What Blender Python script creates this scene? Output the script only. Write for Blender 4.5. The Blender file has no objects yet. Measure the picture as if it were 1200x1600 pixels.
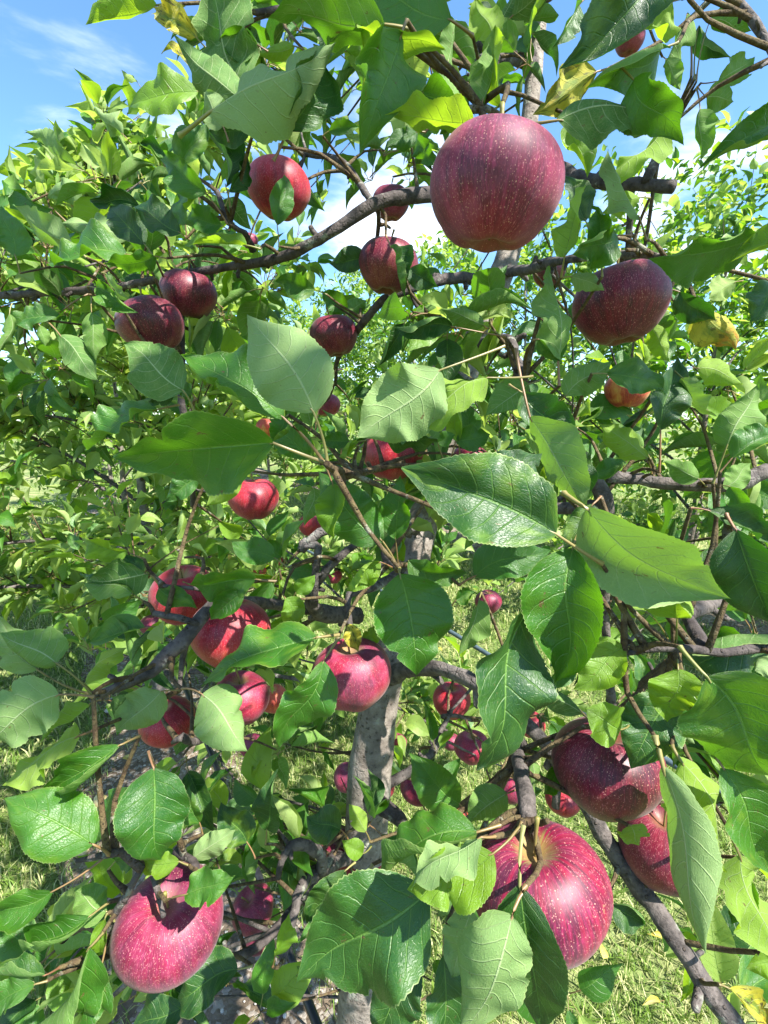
import bpy, math, random
import numpy as np
from mathutils import Vector, Matrix

R = math.radians
rng = random.Random(7)
nrg = np.random.RandomState(11)
SC = bpy.context.scene
COL = SC.collection

# ------------------------------------------------------------------ camera
PITCH = R(11.5)
F = 733.0                      # focal length in the photograph's pixels (1200 wide)
EYE = Vector((0.0, 0.0, 1.5))
cd = bpy.data.cameras.new("camera")
cd.sensor_fit = 'HORIZONTAL'
cd.sensor_width = 36.0
cd.lens = F / 1200.0 * 36.0
cd.clip_start = 0.01
cd.clip_end = 2000.0
cam = bpy.data.objects.new("camera", cd)
COL.objects.link(cam)
cam.location = EYE
cam.rotation_euler = (math.pi / 2 - PITCH, 0, 0)
SC.camera = cam

# ------------------------------------------------------------------ sky and sun
SUN_EL, SUN_AZ = R(52), R(128)         # azimuth clockwise from +Y (the view): behind and to the right
SUN_STRENGTH, SKY_STRENGTH, EXPOSURE = 5.0, 0.094, 1.74
world = bpy.data.worlds.new("World")
SC.world = world
world.use_nodes = True
SC.view_settings.view_transform = 'Standard'
SC.view_settings.look = 'None'
SC.view_settings.exposure = EXPOSURE
SC.view_settings.gamma = 1.0
SC.view_settings.use_curve_mapping = False
SC.cycles.use_denoising = True
try:
    SC.cycles.denoiser = 'OPENIMAGEDENOISE'
except Exception:
    pass
SC.cycles.max_bounces = 7
SC.cycles.diffuse_bounces = 4
SC.cycles.glossy_bounces = 2
SC.cycles.transmission_bounces = 4
SC.cycles.sample_clamp_indirect = 6.0


class NT:
    """small helper to write node trees as expressions"""
    def __init__(s, tree):
        s.t = tree
        s.n = tree.nodes
        s.l = tree.links

    def put(s, sock, v):
        if v is None:
            return
        if hasattr(v, 'is_linked') or hasattr(v, 'links'):
            s.l.new(v, sock)
        else:
            if isinstance(v, (tuple, list)) and len(v) == 3 and sock.type == 'RGBA':
                v = (v[0], v[1], v[2], 1.0)
            sock.default_value = v

    def m(s, op, a, b=None, c=None, clamp=False):
        n = s.n.new('ShaderNodeMath')
        n.operation = op
        n.use_clamp = clamp
        s.put(n.inputs[0], a)
        s.put(n.inputs[1], b)
        s.put(n.inputs[2], c)
        return n.outputs[0]

    def mix(s, f, a, b, blend='MIX'):
        n = s.n.new('ShaderNodeMix')
        n.data_type = 'RGBA'
        n.blend_type = blend
        s.put(n.inputs[0], f)
        s.put(n.inputs[6], a)
        s.put(n.inputs[7], b)
        return n.outputs[2]

    def ss(s, x, lo, hi, a=0.0, b=1.0):
        n = s.n.new('ShaderNodeMapRange')
        n.interpolation_type = 'SMOOTHSTEP'
        s.put(n.inputs[0], x)
        s.put(n.inputs[1], lo)
        s.put(n.inputs[2], hi)
        s.put(n.inputs[3], a)
        s.put(n.inputs[4], b)
        return n.outputs[0]

    def xyz(s, v):
        n = s.n.new('ShaderNodeSeparateXYZ')
        s.put(n.inputs[0], v)
        return n.outputs

    def comb(s, x, y, z):
        n = s.n.new('ShaderNodeCombineXYZ')
        s.put(n.inputs[0], x)
        s.put(n.inputs[1], y)
        s.put(n.inputs[2], z)
        return n.outputs[0]

    def noise(s, vec, scale, detail=3.0, rough=0.55, dist=0.0, w=None):
        n = s.n.new('ShaderNodeTexNoise')
        if w is not None:
            n.noise_dimensions = '4D'
            s.put(n.inputs['W'], w)
        s.put(n.inputs['Vector'], vec)
        s.put(n.inputs['Scale'], scale)
        s.put(n.inputs['Detail'], detail)
        s.put(n.inputs['Roughness'], rough)
        s.put(n.inputs['Distortion'], dist)
        return n.outputs[0]

    def voro(s, vec, scale, feature='F1'):
        n = s.n.new('ShaderNodeTexVoronoi')
        n.feature = feature
        s.put(n.inputs['Vector'], vec)
        s.put(n.inputs['Scale'], scale)
        return n

    def coord(s, which):
        n = s.n.new('ShaderNodeTexCoord')
        return n.outputs[which]

    def geo(s, which):
        n = s.n.new('ShaderNodeNewGeometry')
        return n.outputs[which]

    def rand(s):
        o = s.n.new('ShaderNodeObjectInfo').outputs['Random']
        i = s.geo('Random Per Island')
        return s.m('FRACT', s.m('ADD', o, s.m('MULTIPLY', i, 7.137)))

    def bump(s, h, strength, dist):
        n = s.n.new('ShaderNodeBump')
        n.inputs['Strength'].default_value = strength
        n.inputs['Distance'].default_value = dist
        s.put(n.inputs['Height'], h)
        return n.outputs[0]


def new_mat(name):
    m = bpy.data.materials.new(name)
    m.use_nodes = True
    for n in list(m.node_tree.nodes):
        m.node_tree.nodes.remove(n)
    return m, NT(m.node_tree)


def bsdf(k, color, rough, normal=None, spec=0.5, coat=0.0, sheen=0.0):
    p = k.n.new('ShaderNodeBsdfPrincipled')
    k.put(p.inputs['Base Color'], color)
    k.put(p.inputs['Roughness'], rough)
    k.put(p.inputs['Specular IOR Level'], spec)
    p.inputs['Coat Weight'].default_value = coat
    p.inputs['Coat Roughness'].default_value = 0.22
    p.inputs['Sheen Weight'].default_value = sheen
    p.inputs['Sheen Roughness'].default_value = 0.45
    if normal is not None:
        k.put(p.inputs['Normal'], normal)
    return p.outputs[0]


def out(k, sh):
    o = k.n.new('ShaderNodeOutputMaterial')
    k.l.new(sh, o.inputs[0])


wk = NT(world.node_tree)
for n in list(wk.n):
    wk.n.remove(n)
sky = wk.n.new('ShaderNodeTexSky')
sky.sky_type = 'NISHITA'
sky.sun_disc = False
sky.sun_elevation = SUN_EL
sky.sun_rotation = SUN_AZ
sky.altitude = 300
sky.air_density = 1.25
sky.dust_density = 0.2
sky.ozone_density = 2.2
d = wk.xyz(wk.coord('Generated'))
den = wk.m('ADD', wk.m('MAXIMUM', d[2], 0.0), 0.16)
px, py = wk.m('DIVIDE', d[0], den), wk.m('DIVIDE', d[1], den)
cv = wk.comb(wk.m('ADD', wk.m('MULTIPLY', px, 0.85), wk.m('MULTIPLY', py, 0.5)), wk.m('ADD', wk.m('MULTIPLY', py, 1.1), wk.m('MULTIPLY', px, -0.6)), 0.0)
c1 = wk.noise(cv, 1.5, 7.0, 0.55, 0.25)
c2 = wk.noise(cv, 0.55, 2.0, 0.5, 0.0)
cl = wk.ss(wk.m('ADD', wk.m('MULTIPLY', c1, 0.62), wk.m('MULTIPLY', c2, 0.5)), 0.56, 0.70)
hz = wk.ss(d[2], -0.02, 0.20, 0.28, 0.0)
cl = wk.m('MAXIMUM', wk.m('MULTIPLY', cl, 0.9), hz)
skb = wk.mix(1.0, sky.outputs[0], (0.66, 0.88, 1.06), 'MULTIPLY')
skc = wk.mix(cl, skb, (6.6, 7.0, 7.7))
bg = wk.n.new('ShaderNodeBackground')
wk.put(bg.inputs[0], skc)
bg.inputs[1].default_value = SKY_STRENGTH
wo = wk.n.new('ShaderNodeOutputWorld')
wk.l.new(bg.outputs[0], wo.inputs[0])

sl = bpy.data.lights.new("sun", 'SUN')
sl.energy = SUN_STRENGTH
sl.angle = R(0.5)
sl.color = (1.0, 0.955, 0.88)
sun = bpy.data.objects.new("sun", sl)
COL.objects.link(sun)
TO_SUN = Vector((math.sin(SUN_AZ) * math.cos(SUN_EL), math.cos(SUN_AZ) * math.cos(SUN_EL), math.sin(SUN_EL)))
sun.rotation_euler = TO_SUN.to_track_quat('Z', 'Y').to_euler()

# ------------------------------------------------------------------ geometry of the view
CP, SP = math.cos(PITCH), math.sin(PITCH)


def unp(px, py, z):
    """the point that stands z metres in front of the lens plane on the sight line of a pixel"""
    x, u = (px - 600) / F * z, (800 - py) / F * z
    return Vector((x, CP * z + SP * u, -SP * z + CP * u)) + EYE


def gnd(px, py, h=0.0):
    x, u = (px - 600) / F, (800 - py) / F
    dz = -SP + CP * u
    t = (h - EYE.z) / dz
    return Vector((x * t, (CP + SP * u) * t, h))


def proj(p):
    q = p - EYE
    z = q.y * CP - q.z * SP
    u = q.y * SP + q.z * CP
    if z < 0.02:
        return None
    return 600 + q.x / z * F, 800 - u / z * F, z


# ------------------------------------------------------------------ object helpers
def mk(name, verts, faces, mat, parent=None, uv=None, smooth=True):
    me = bpy.data.meshes.new(name)
    me.from_pydata([tuple(v) for v in verts], [], faces)
    if uv is not None:
        ul = me.uv_layers.new(name="UVMap")
        idx = np.zeros(len(me.loops), dtype=np.int32)
        me.loops.foreach_get('vertex_index', idx)
        ul.data.foreach_set('uv', np.asarray(uv, dtype=np.float32)[idx].ravel())
    if smooth:
        me.polygons.foreach_set('use_smooth', np.ones(len(me.polygons), dtype=bool))
    me.materials.append(mat)
    return link(name, me, parent)


def link(name, me, parent=None):
    o = bpy.data.objects.new(name, me)
    COL.objects.link(o)
    if parent is not None:
        o.parent = parent
    return o


def mk_np(name, V, Fc, mat, parent=None, uv=None, smooth=True):
    """fast mesh from numpy arrays, all faces the same number of corners"""
    me = bpy.data.meshes.new(name)
    n, k = Fc.shape
    me.vertices.add(len(V))
    me.vertices.foreach_set('co', V.astype(np.float32).ravel())
    me.loops.add(n * k)
    me.loops.foreach_set('vertex_index', Fc.astype(np.int32).ravel())
    me.polygons.add(n)
    me.polygons.foreach_set('loop_start', np.arange(0, n * k, k, dtype=np.int32))
    me.polygons.foreach_set('loop_total', np.full(n, k, dtype=np.int32))
    if smooth:
        me.polygons.foreach_set('use_smooth', np.ones(n, dtype=bool))
    if uv is not None:
        ul = me.uv_layers.new(name="UVMap")
        ul.data.foreach_set('uv', uv[Fc.ravel()].astype(np.float32).ravel())
    me.update(calc_edges=True)
    me.validate()
    me.materials.append(mat)
    return link(name, me, parent)


def thing(name, label, cat, loc=(0, 0, 0), group=None):
    o = bpy.data.objects.new(name, None)
    COL.objects.link(o)
    o.location = loc
    o.empty_display_size = 0.05
    o['label'] = label
    o['category'] = cat
    if group:
        o['group'] = group
    return o


def tag(o, label, cat, group=None):
    o['label'] = label
    o['category'] = cat
    if group:
        o['group'] = group
    return o


# ------------------------------------------------------------------ materials
def leaf_mat(name, top_a, top_b, und_a, und_b, tr, tfac=0.34, sick=0.0, specks=0.5, rough=0.38):
    m, k = new_mat(name)
    r = k.rand()
    uv = k.coord('UV')
    s = k.xyz(uv)
    u = s[0]
    v = k.m('MULTIPLY_ADD', s[1], 2.0, -1.0)
    w = k.m('ABSOLUTE', v)
    side = k.m('GREATER_THAN', v, 0.0)
    # lateral veins run forward and curve towards the tip
    q = k.m('SUBTRACT', u, k.m('MULTIPLY', k.m('POWER', w, 1.25), 0.2))
    q = k.m('ADD', q, k.m('MULTIPLY', k.m('SUBTRACT', k.noise(uv, 3.0, 1.0, w=r), 0.5), 0.09))
    q = k.m('ADD', k.m('MULTIPLY', q, 8.5), k.m('MULTIPLY', side, 0.45))
    dq = k.m('ABSOLUTE', k.m('SUBTRACT', k.m('FRACT', q), 0.5))
    lat = k.ss(dq, 0.0, 0.07, 1.0, 0.0)
    lat = k.m('MULTIPLY', lat, k.ss(w, 0.55, 0.98, 1.0, 0.15))
    mid = k.ss(w, k.m('MULTIPLY_ADD', u, -0.012, 0.018), k.m('MULTIPLY_ADD', u, -0.03, 0.05), 1.0, 0.0)
    vein = k.m('MAXIMUM', k.m('MULTIPLY', lat, 0.6), mid)
    uvs = k.comb(k.m('MULTIPLY', u, 1.7), v, r)
    net = k.voro(uvs, 17.0, 'DISTANCE_TO_EDGE').outputs[0]
    netm = k.ss(net, 0.0, 0.09, 1.0, 0.0)
    tone = k.noise(uvs, 2.6, 4.0, 0.6)
    back = k.geo('Backfacing')
    top = k.mix(r, top_a, top_b)
    top = k.mix(k.ss(tone, 0.35, 0.7, 0.0, 0.55), top, k.mix(0.35, top, (0.09, 0.20, 0.015)))
    yl = k.m('MULTIPLY', k.ss(k.noise(uvs, 1.3, 3.0, 0.6), 0.5, 0.72), k.ss(k.m('FRACT', k.m('MULTIPLY', r, 5.3)), 0.5, 1.0, 0.0, 0.7))
    top = k.mix(yl, top, (0.13, 0.22, 0.015))
    top = k.mix(k.m('MULTIPLY', vein, 0.6), top, (0.14, 0.27, 0.05))
    top = k.mix(k.m('MULTIPLY', netm, 0.15), top, (0.08, 0.18, 0.02))
    sp = k.voro(uvs, 34.0)
    spk = k.m('MULTIPLY', k.ss(sp.outputs[0], 0.0, 0.24, 1.0, 0.0), k.ss(k.noise(uvs, 4.0, 3.0), 0.5, 0.68))
    top = k.mix(k.m('MULTIPLY', spk, specks), top, (0.45, 0.55, 0.33))
    und = k.mix(r, und_a, und_b)
    und = k.mix(k.ss(tone, 0.35, 0.75, 0.0, 0.35), und, (0.22, 0.30, 0.10))
    und = k.mix(k.m('MULTIPLY', vein, 0.6), und, (0.42, 0.50, 0.27))
    und = k.mix(k.m('MULTIPLY', netm, 0.16), und, (0.36, 0.45, 0.22))
    # brown blemishes with an outline of their own
    bl = k.noise(uvs, 5.5, 5.0, 0.65)
    blm = k.m('MULTIPLY', k.ss(bl, 0.645, 0.69), k.ss(r, 0.2, 0.5, 0.25, 0.8))
    fk = k.voro(uvs, 13.0)
    blm = k.m('MAXIMUM', blm, k.m('MULTIPLY', k.m('MULTIPLY', k.ss(fk.outputs[0], 0.08, 0.16, 1.0, 0.0), k.m('GREATER_THAN', k.xyz(fk.outputs[1])[0], 0.86)), 0.8))
    trc = k.mix(k.m('MULTIPLY', vein, 0.45), tr, k.mix(0.5, tr, (0.05, 0.12, 0.01)))
    if sick:
        sn = k.noise(k.comb(u, v, 0.3), 2.1, 4.0, 0.6)
        yel = k.ss(sn, 0.40, 0.60)
        red = k.m('MULTIPLY', k.ss(u, 0.35, 0.85), k.ss(k.noise(uvs, 3.0, 3.0), 0.42, 0.6))
        dark = k.ss(k.noise(uvs, 3.4, 4.0, 0.6), 0.56, 0.62)
        for_c = k.mix(yel, (0.10, 0.17, 0.02), (0.48, 0.42, 0.04))
        for_c = k.mix(k.m('MULTIPLY', red, 0.9 if sick > 1 else 0.2), for_c, (0.62, 0.17, 0.02))
        for_c = k.mix(k.m('MULTIPLY', dark, 0.9), for_c, (0.03, 0.02, 0.01))
        for_c = k.mix(k.m('MULTIPLY', vein, 0.7), for_c, (0.25, 0.33, 0.06))
        top = for_c
        und = k.mix(0.3, for_c, (0.3, 0.33, 0.12))
        trc = k.mix(0.3, for_c, (0.5, 0.5, 0.02))
    col = k.mix(back, top, und)
    col = k.mix(blm, col, (0.12, 0.07, 0.03))
    stalk = k.m('MULTIPLY', k.m('COMPARE', u, 0.02, 0.004), k.m('COMPARE', w, 0.0, 0.02))
    col = k.mix(stalk, col, k.mix(r, (0.24, 0.24, 0.08), (0.26, 0.12, 0.07)))
    edge = k.m('MULTIPLY', k.ss(w, 0.965, 0.995), 0.35)
    col = k.mix(edge, col, (0.36, 0.42, 0.16))
    h = k.m('ADD', k.m('MULTIPLY', lat, -0.7), k.m('MULTIPLY', mid, -0.9))
    h = k.m('ADD', h, k.m('ADD', k.m('MULTIPLY', k.noise(uvs, 1.6, 1.0, 0.5), 1.6), k.m('MULTIPLY', netm, -0.16)))
    h = k.m('ADD', h, k.m('MULTIPLY', k.noise(uvs, 30.0, 2.0), 0.35))
    nor = k.bump(h, 0.6, 0.0012)
    ro = k.m('MULTIPLY_ADD', back, 0.28, k.m('MULTIPLY_ADD', tone, 0.18, rough - 0.06))
    p = bsdf(k, col, ro, nor, spec=k.m('MULTIPLY_ADD', back, -0.30, 0.5))
    t = k.n.new('ShaderNodeBsdfTranslucent')
    k.put(t.inputs[0], k.mix(blm, trc, (0.10, 0.06, 0.02)))
    k.put(t.inputs[1], nor)
    mx = k.n.new('ShaderNodeMixShader')
    mx.inputs[0].default_value = tfac
    k.l.new(p, mx.inputs[1])
    k.l.new(t.outputs[0], mx.inputs[2])
    out(k, mx.outputs[0])
    return m


M = {}
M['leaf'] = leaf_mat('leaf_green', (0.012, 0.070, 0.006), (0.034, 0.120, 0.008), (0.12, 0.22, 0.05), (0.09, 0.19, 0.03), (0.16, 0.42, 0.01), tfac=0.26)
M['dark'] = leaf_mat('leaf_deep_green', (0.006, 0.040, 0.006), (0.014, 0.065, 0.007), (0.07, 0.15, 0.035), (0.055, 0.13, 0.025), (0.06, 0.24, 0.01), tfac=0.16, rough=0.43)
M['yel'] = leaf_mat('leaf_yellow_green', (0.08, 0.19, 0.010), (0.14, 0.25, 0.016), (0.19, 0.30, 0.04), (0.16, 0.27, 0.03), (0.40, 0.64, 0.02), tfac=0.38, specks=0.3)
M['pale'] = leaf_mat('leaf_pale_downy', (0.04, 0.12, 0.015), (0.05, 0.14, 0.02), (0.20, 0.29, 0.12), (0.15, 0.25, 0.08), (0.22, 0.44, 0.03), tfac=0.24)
M['sick'] = leaf_mat('leaf_blotched', (0.1, 0.2, 0.03), (0.1, 0.2, 0.03), (0.2, 0.3, 0.1), (0.2, 0.3, 0.1), (0.4, 0.5, 0.02), sick=1.0, tfac=0.3)
M['sickred'] = leaf_mat('leaf_turning_orange', (0.1, 0.2, 0.03), (0.1, 0.2, 0.03), (0.2, 0.3, 0.1), (0.2, 0.3, 0.1), (0.4, 0.5, 0.02), sick=2.0, tfac=0.35)
M['far'] = leaf_mat('leaf_sunlit_green', (0.13, 0.22, 0.04), (0.25, 0.34, 0.08), (0.28, 0.38, 0.12), (0.34, 0.44, 0.17), (0.48, 0.66, 0.09), tfac=0.42, specks=0.2, rough=0.42)  # lighter copy of the leaf green, sunlight put into the colour


def apple_mat(name, dark, red, pink, green, under=0.5, bloom=0.25, rough=0.30, streaky=0.5):
    m, k = new_mat(name)
    oi = k.n.new('ShaderNodeObjectInfo').outputs['Random']
    P = k.coord('Object')
    mp = k.n.new('ShaderNodeVectorMath')
    mp.operation = 'SCALE'
    k.put(mp.inputs[0], P)
    mp.inputs['Scale'].default_value = 25.0
    P1 = mp.outputs[0]
    s = k.xyz(P1)
    rr = k.m('SQRT', k.m('ADD', k.m('MULTIPLY', s[0], s[0]), k.m('MULTIPLY', s[1], s[1])))
    ax, ay = k.m('DIVIDE', s[0], k.m('MAXIMUM', rr, 0.05)), k.m('DIVIDE', s[1], k.m('MAXIMUM', rr, 0.05))
    st = k.noise(k.comb(k.m('MULTIPLY', ax, 5.0), k.m('MULTIPLY', ay, 5.0), k.m('MULTIPLY', s[2], 0.7)), 1.8, 6.0, 0.65, 0.0, w=k.m('MULTIPLY', oi, 9.0))
    big = k.noise(P1, 1.1, 3.0, 0.5, 0.3, w=k.m('MULTIPLY', oi, 31.0))
    fine = k.noise(k.comb(k.m('MULTIPLY', ax, 16.0), k.m('MULTIPLY', ay, 16.0), k.m('MULTIPLY', s[2], 3.0)), 1.6, 4.0, 0.7)
    c = k.mix(k.ss(k.m('ADD', k.m('MULTIPLY', st, streaky), k.m('MULTIPLY', big, 1.0 - streaky)), 0.38, 0.62), dark, red)
    c = k.mix(k.m('MULTIPLY', k.ss(fine, 0.48, 0.70), 0.5), c, pink)
    fl = k.noise(k.comb(k.m('MULTIPLY', ax, 34.0), k.m('MULTIPLY', ay, 34.0), k.m('MULTIPLY', s[2], 12.0)), 1.5, 3.0, 0.8)
    c = k.mix(k.m('MULTIPLY', k.ss(fl, 0.56, 0.66), k.ss(big, 0.3, 0.7, 0.18, 0.55)), c, (0.66, 0.24, 0.28))
    # greenish ground colour showing in the stalk cavity, at the eye and in a thin flush
    cav = k.m('MULTIPLY', k.ss(k.m('ADD', rr, k.m('MULTIPLY', k.m('SUBTRACT', st, 0.5), 0.7)), 0.12, 0.40, 1.0, 0.0), k.m('GREATER_THAN', s[2], 0.0))
    eye = k.m('MULTIPLY', k.ss(k.m('ADD', rr, k.m('MULTIPLY', k.m('SUBTRACT', st, 0.5), 0.6)), 0.18, 0.62, 1.0, 0.0), k.m('LESS_THAN', s[2], 0.0))
    flush = k.m('MULTIPLY', k.ss(k.m('ADD', big, k.m('MULTIPLY', s[2], -0.16)), 0.54, 0.78), under)
    flush = k.m('MULTIPLY', flush, k.ss(st, 0.40, 0.60, 0.4, 1.0))
    gr = k.m('MAXIMUM', k.m('MULTIPLY', cav, 0.7), k.m('MAXIMUM', k.m('MULTIPLY', eye, 0.5), flush))
    c = k.mix(gr, c, green)
    # corky dots: tiny and crowded near the eye, larger and wider apart above
    v1 = k.voro(P1, 13.0)
    sel1 = k.m('GREATER_THAN', k.xyz(v1.outputs[1])[0], 0.35)
    dot1 = k.m('MULTIPLY', k.ss(v1.outputs[0], 0.05, 0.17, 1.0, 0.0), sel1)
    v2 = k.voro(P1, 27.0)
    dot2 = k.m('MULTIPLY', k.ss(v2.outputs[0], 0.10, 0.26, 1.0, 0.0), k.m('GREATER_THAN', k.xyz(v2.outputs[1])[1], 0.4))
    dots = k.m('MAXIMUM', k.m('MULTIPLY', dot1, 0.5), k.m('MULTIPLY', dot2, 0.38))
    c = k.mix(dots, c, (0.72, 0.42, 0.30))
    bm = k.m('MULTIPLY', k.ss(k.noise(P1, 2.3, 5.0, 0.6, 0.4, w=k.m('MULTIPLY', oi, 17.0)), 0.36, 0.72), bloom)
    c = k.mix(bm, c, (0.30, 0.10, 0.20))
    sc_ = k.noise(P1, 3.1, 4.0, 0.6, 1.2, w=k.m('MULTIPLY', oi, 53.0))
    c = k.mix(k.m('MULTIPLY', k.ss(sc_, 0.70, 0.73), 0.7), c, (0.22, 0.13, 0.07))
    ro = k.m('ADD', rough + 0.14, k.m('MULTIPLY', bm, 0.5))
    h = k.m('ADD', k.m('MULTIPLY', k.noise(P1, 9.0, 3.0), 0.6), k.m('MULTIPLY', dots, 0.25))
    nor = k.bump(h, 0.25, 0.0006)
    p = bsdf(k, c, ro, nor, spec=0.36, coat=0.0, sheen=0.08)
    out(k, p)
    return m


GRN = (0.26, 0.22, 0.05)
M['apple'] = apple_mat('apple_skin_crimson', (0.075, 0.002, 0.010), (0.25, 0.004, 0.026), (0.34, 0.012, 0.06), GRN, 0.25)
M['apple_deep'] = apple_mat('apple_skin_maroon_shaded', (0.032, 0.002, 0.007), (0.13, 0.003, 0.016), (0.20, 0.010, 0.035), (0.15, 0.07, 0.025), 0.5, 0.06)  # maroon skin, also paints shade into the colour of apples under the canopy
M['apple_bloom'] = apple_mat('apple_skin_dusty_pink', (0.060, 0.003, 0.016), (0.18, 0.004, 0.030), (0.28, 0.020, 0.085), (0.18, 0.08, 0.05), 0.2, 0.22, 0.36)
M['apple_shiny'] = apple_mat('apple_skin_glossy', (0.045, 0.001, 0.014), (0.19, 0.002, 0.024), (0.30, 0.008, 0.08), GRN, 0.10, 0.12, 0.33, 0.75)
M['apple_bright'] = apple_mat('apple_skin_bright_red', (0.14, 0.003, 0.008), (0.34, 0.006, 0.016), (0.44, 0.03, 0.05), GRN, 0.3, 0.12, 0.30)
M['apple_orange'] = apple_mat('apple_skin_orange_flushed', (0.22, 0.015, 0.010), (0.48, 0.06, 0.02), (0.62, 0.22, 0.06), (0.55, 0.36, 0.08), 0.95, 0.1, 0.32)


def simple_mat(name, a, b, scale, rough, bump=0.3, bd=0.002, det=5.0, coord='Object'):
    m, k = new_mat(name)
    P = k.coord(coord)
    n = k.noise(P, scale, det, 0.6)
    c = k.mix(k.ss(n, 0.3, 0.7), a, b)
    out(k, bsdf(k, c, rough, k.bump(n, bump, bd), spec=0.35))
    return m


def bark_mat(name, a, b, pale, scale=1.0, patch=0.5):
    m, k = new_mat(name)
    uv = k.xyz(k.coord('UV'))            # u = metres along, v = metres round
    P = k.comb(k.m('MULTIPLY', uv[0], 60 * scale), k.m('MULTIPLY', uv[1], 22 * scale), 0.0)
    O = k.coord('Object')
    n1 = k.noise(O, 55 * scale, 7.0, 0.7)
    n2 = k.noise(P, 1.0, 4.0, 0.6)        # rings round the stem
    n3 = k.noise(O, 13 * scale, 4.0, 0.6)
    c = k.mix(k.ss(k.m('ADD', k.m('MULTIPLY', n1, 0.55), k.m('MULTIPLY', n2, 0.45)), 0.38, 0.62), a, b)
    c = k.mix(k.m('MULTIPLY', k.ss(n3, 0.50, 0.66), patch), c, pale)
    lv = k.voro(k.comb(k.m('MULTIPLY', uv[0], 150 * scale), k.m('MULTIPLY', uv[1], 60 * scale), 0.0), 1.0)
    len_ = k.m('MULTIPLY', k.ss(lv.outputs[0], 0.16, 0.32, 1.0, 0.0), k.m('GREATER_THAN', k.xyz(lv.outputs[1])[0], 0.80))
    c = k.mix(k.m('MULTIPLY', len_, 0.55), c, (0.055, 0.04, 0.03))
    crack = k.m('MULTIPLY', k.ss(k.voro(O, 75 * scale, 'DISTANCE_TO_EDGE').outputs[0], 0.0, 0.12, 1.0, 0.0), k.ss(n3, 0.45, 0.6))
    c = k.mix(k.m('MULTIPLY', crack, 0.18), c, (0.04, 0.03, 0.025))
    li = k.noise(O, 26 * scale, 5.0, 0.65)
    c = k.mix(k.m('MULTIPLY', k.ss(li, 0.60, 0.66), 0.6), c, (0.30, 0.31, 0.25))
    pit = k.noise(O, 120 * scale, 3.0, 0.7)
    c = k.mix(k.m('MULTIPLY', k.ss(pit, 0.56, 0.66), 0.6), c, (0.03, 0.025, 0.02))
    h = k.m('ADD', k.m('ADD', n1, k.m('MULTIPLY', n2, 0.8)), k.m('ADD', k.m('MULTIPLY', len_, 0.5), k.m('MULTIPLY', crack, -0.15)))
    out(k, bsdf(k, c, 0.82, k.bump(h, 1.0, 0.004), spec=0.25))
    return m


M['trunk'] = bark_mat('bark_trunk', (0.12, 0.10, 0.085), (0.23, 0.20, 0.17), (0.36, 0.33, 0.30))
M['bark'] = bark_mat('bark_limb', (0.040, 0.034, 0.032), (0.13, 0.11, 0.10), (0.24, 0.22, 0.21), 1.3, 0.4)
M['darkbark'] = bark_mat('bark_dark', (0.03, 0.024, 0.024), (0.085, 0.07, 0.065), (0.14, 0.12, 0.11), 1.3, 0.35)
M['shoot'] = bark_mat('bark_young_shoot', (0.06, 0.035, 0.02), (0.13, 0.10, 0.045), (0.16, 0.14, 0.07), 2.0, 0.3)
M['stalk'] = simple_mat('stalk_green_brown', (0.16, 0.17, 0.04), (0.22, 0.11, 0.05), 60, 0.5)
M['petiole'] = simple_mat('petiole_pale_green', (0.24, 0.30, 0.10), (0.30, 0.14, 0.08), 18, 0.5)
M['calyx'] = simple_mat('calyx_brown', (0.07, 0.05, 0.02), (0.14, 0.12, 0.05), 120, 0.9)
M['hose'] = simple_mat('black_hose', (0.012, 0.012, 0.014), (0.025, 0.026, 0.03), 40, 0.4)
M['bluehose'] = simple_mat('grey_blue_hose', (0.05, 0.075, 0.09), (0.08, 0.11, 0.13), 40, 0.35)

# ------------------------------------------------------------------ tubes
def smooth_path(pts, rad, step):
    P = [Vector(p) for p in pts]
    if len(P) < 3:
        a, b = P[0], P[-1]
        mid = (a + b) / 2
        P = [a, mid, b]
        rad = [rad[0], (rad[0] + rad[-1]) / 2, rad[-1]]
    Q = [P[0] * 2 - P[1]] + P + [P[-1] * 2 - P[-2]]
    op, orr = [], []
    for i in range(1, len(Q) - 2):
        L = (Q[i + 1] - Q[i]).length
        n = max(2, int(L / step))
        for j in range(n):
            t = j / n
            p = 0.5 * ((2 * Q[i]) + (Q[i + 1] - Q[i - 1]) * t + (2 * Q[i - 1] - 5 * Q[i] + 4 * Q[i + 1] - Q[i + 2]) * t * t + (3 * Q[i] - Q[i - 1] - 3 * Q[i + 1] + Q[i + 2]) * t ** 3)
            op.append(p)
            orr.append(rad[i - 1] * (1 - t) + rad[i] * t)
    op.append(P[-1])
    orr.append(rad[-1])
    return op, orr


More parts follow.
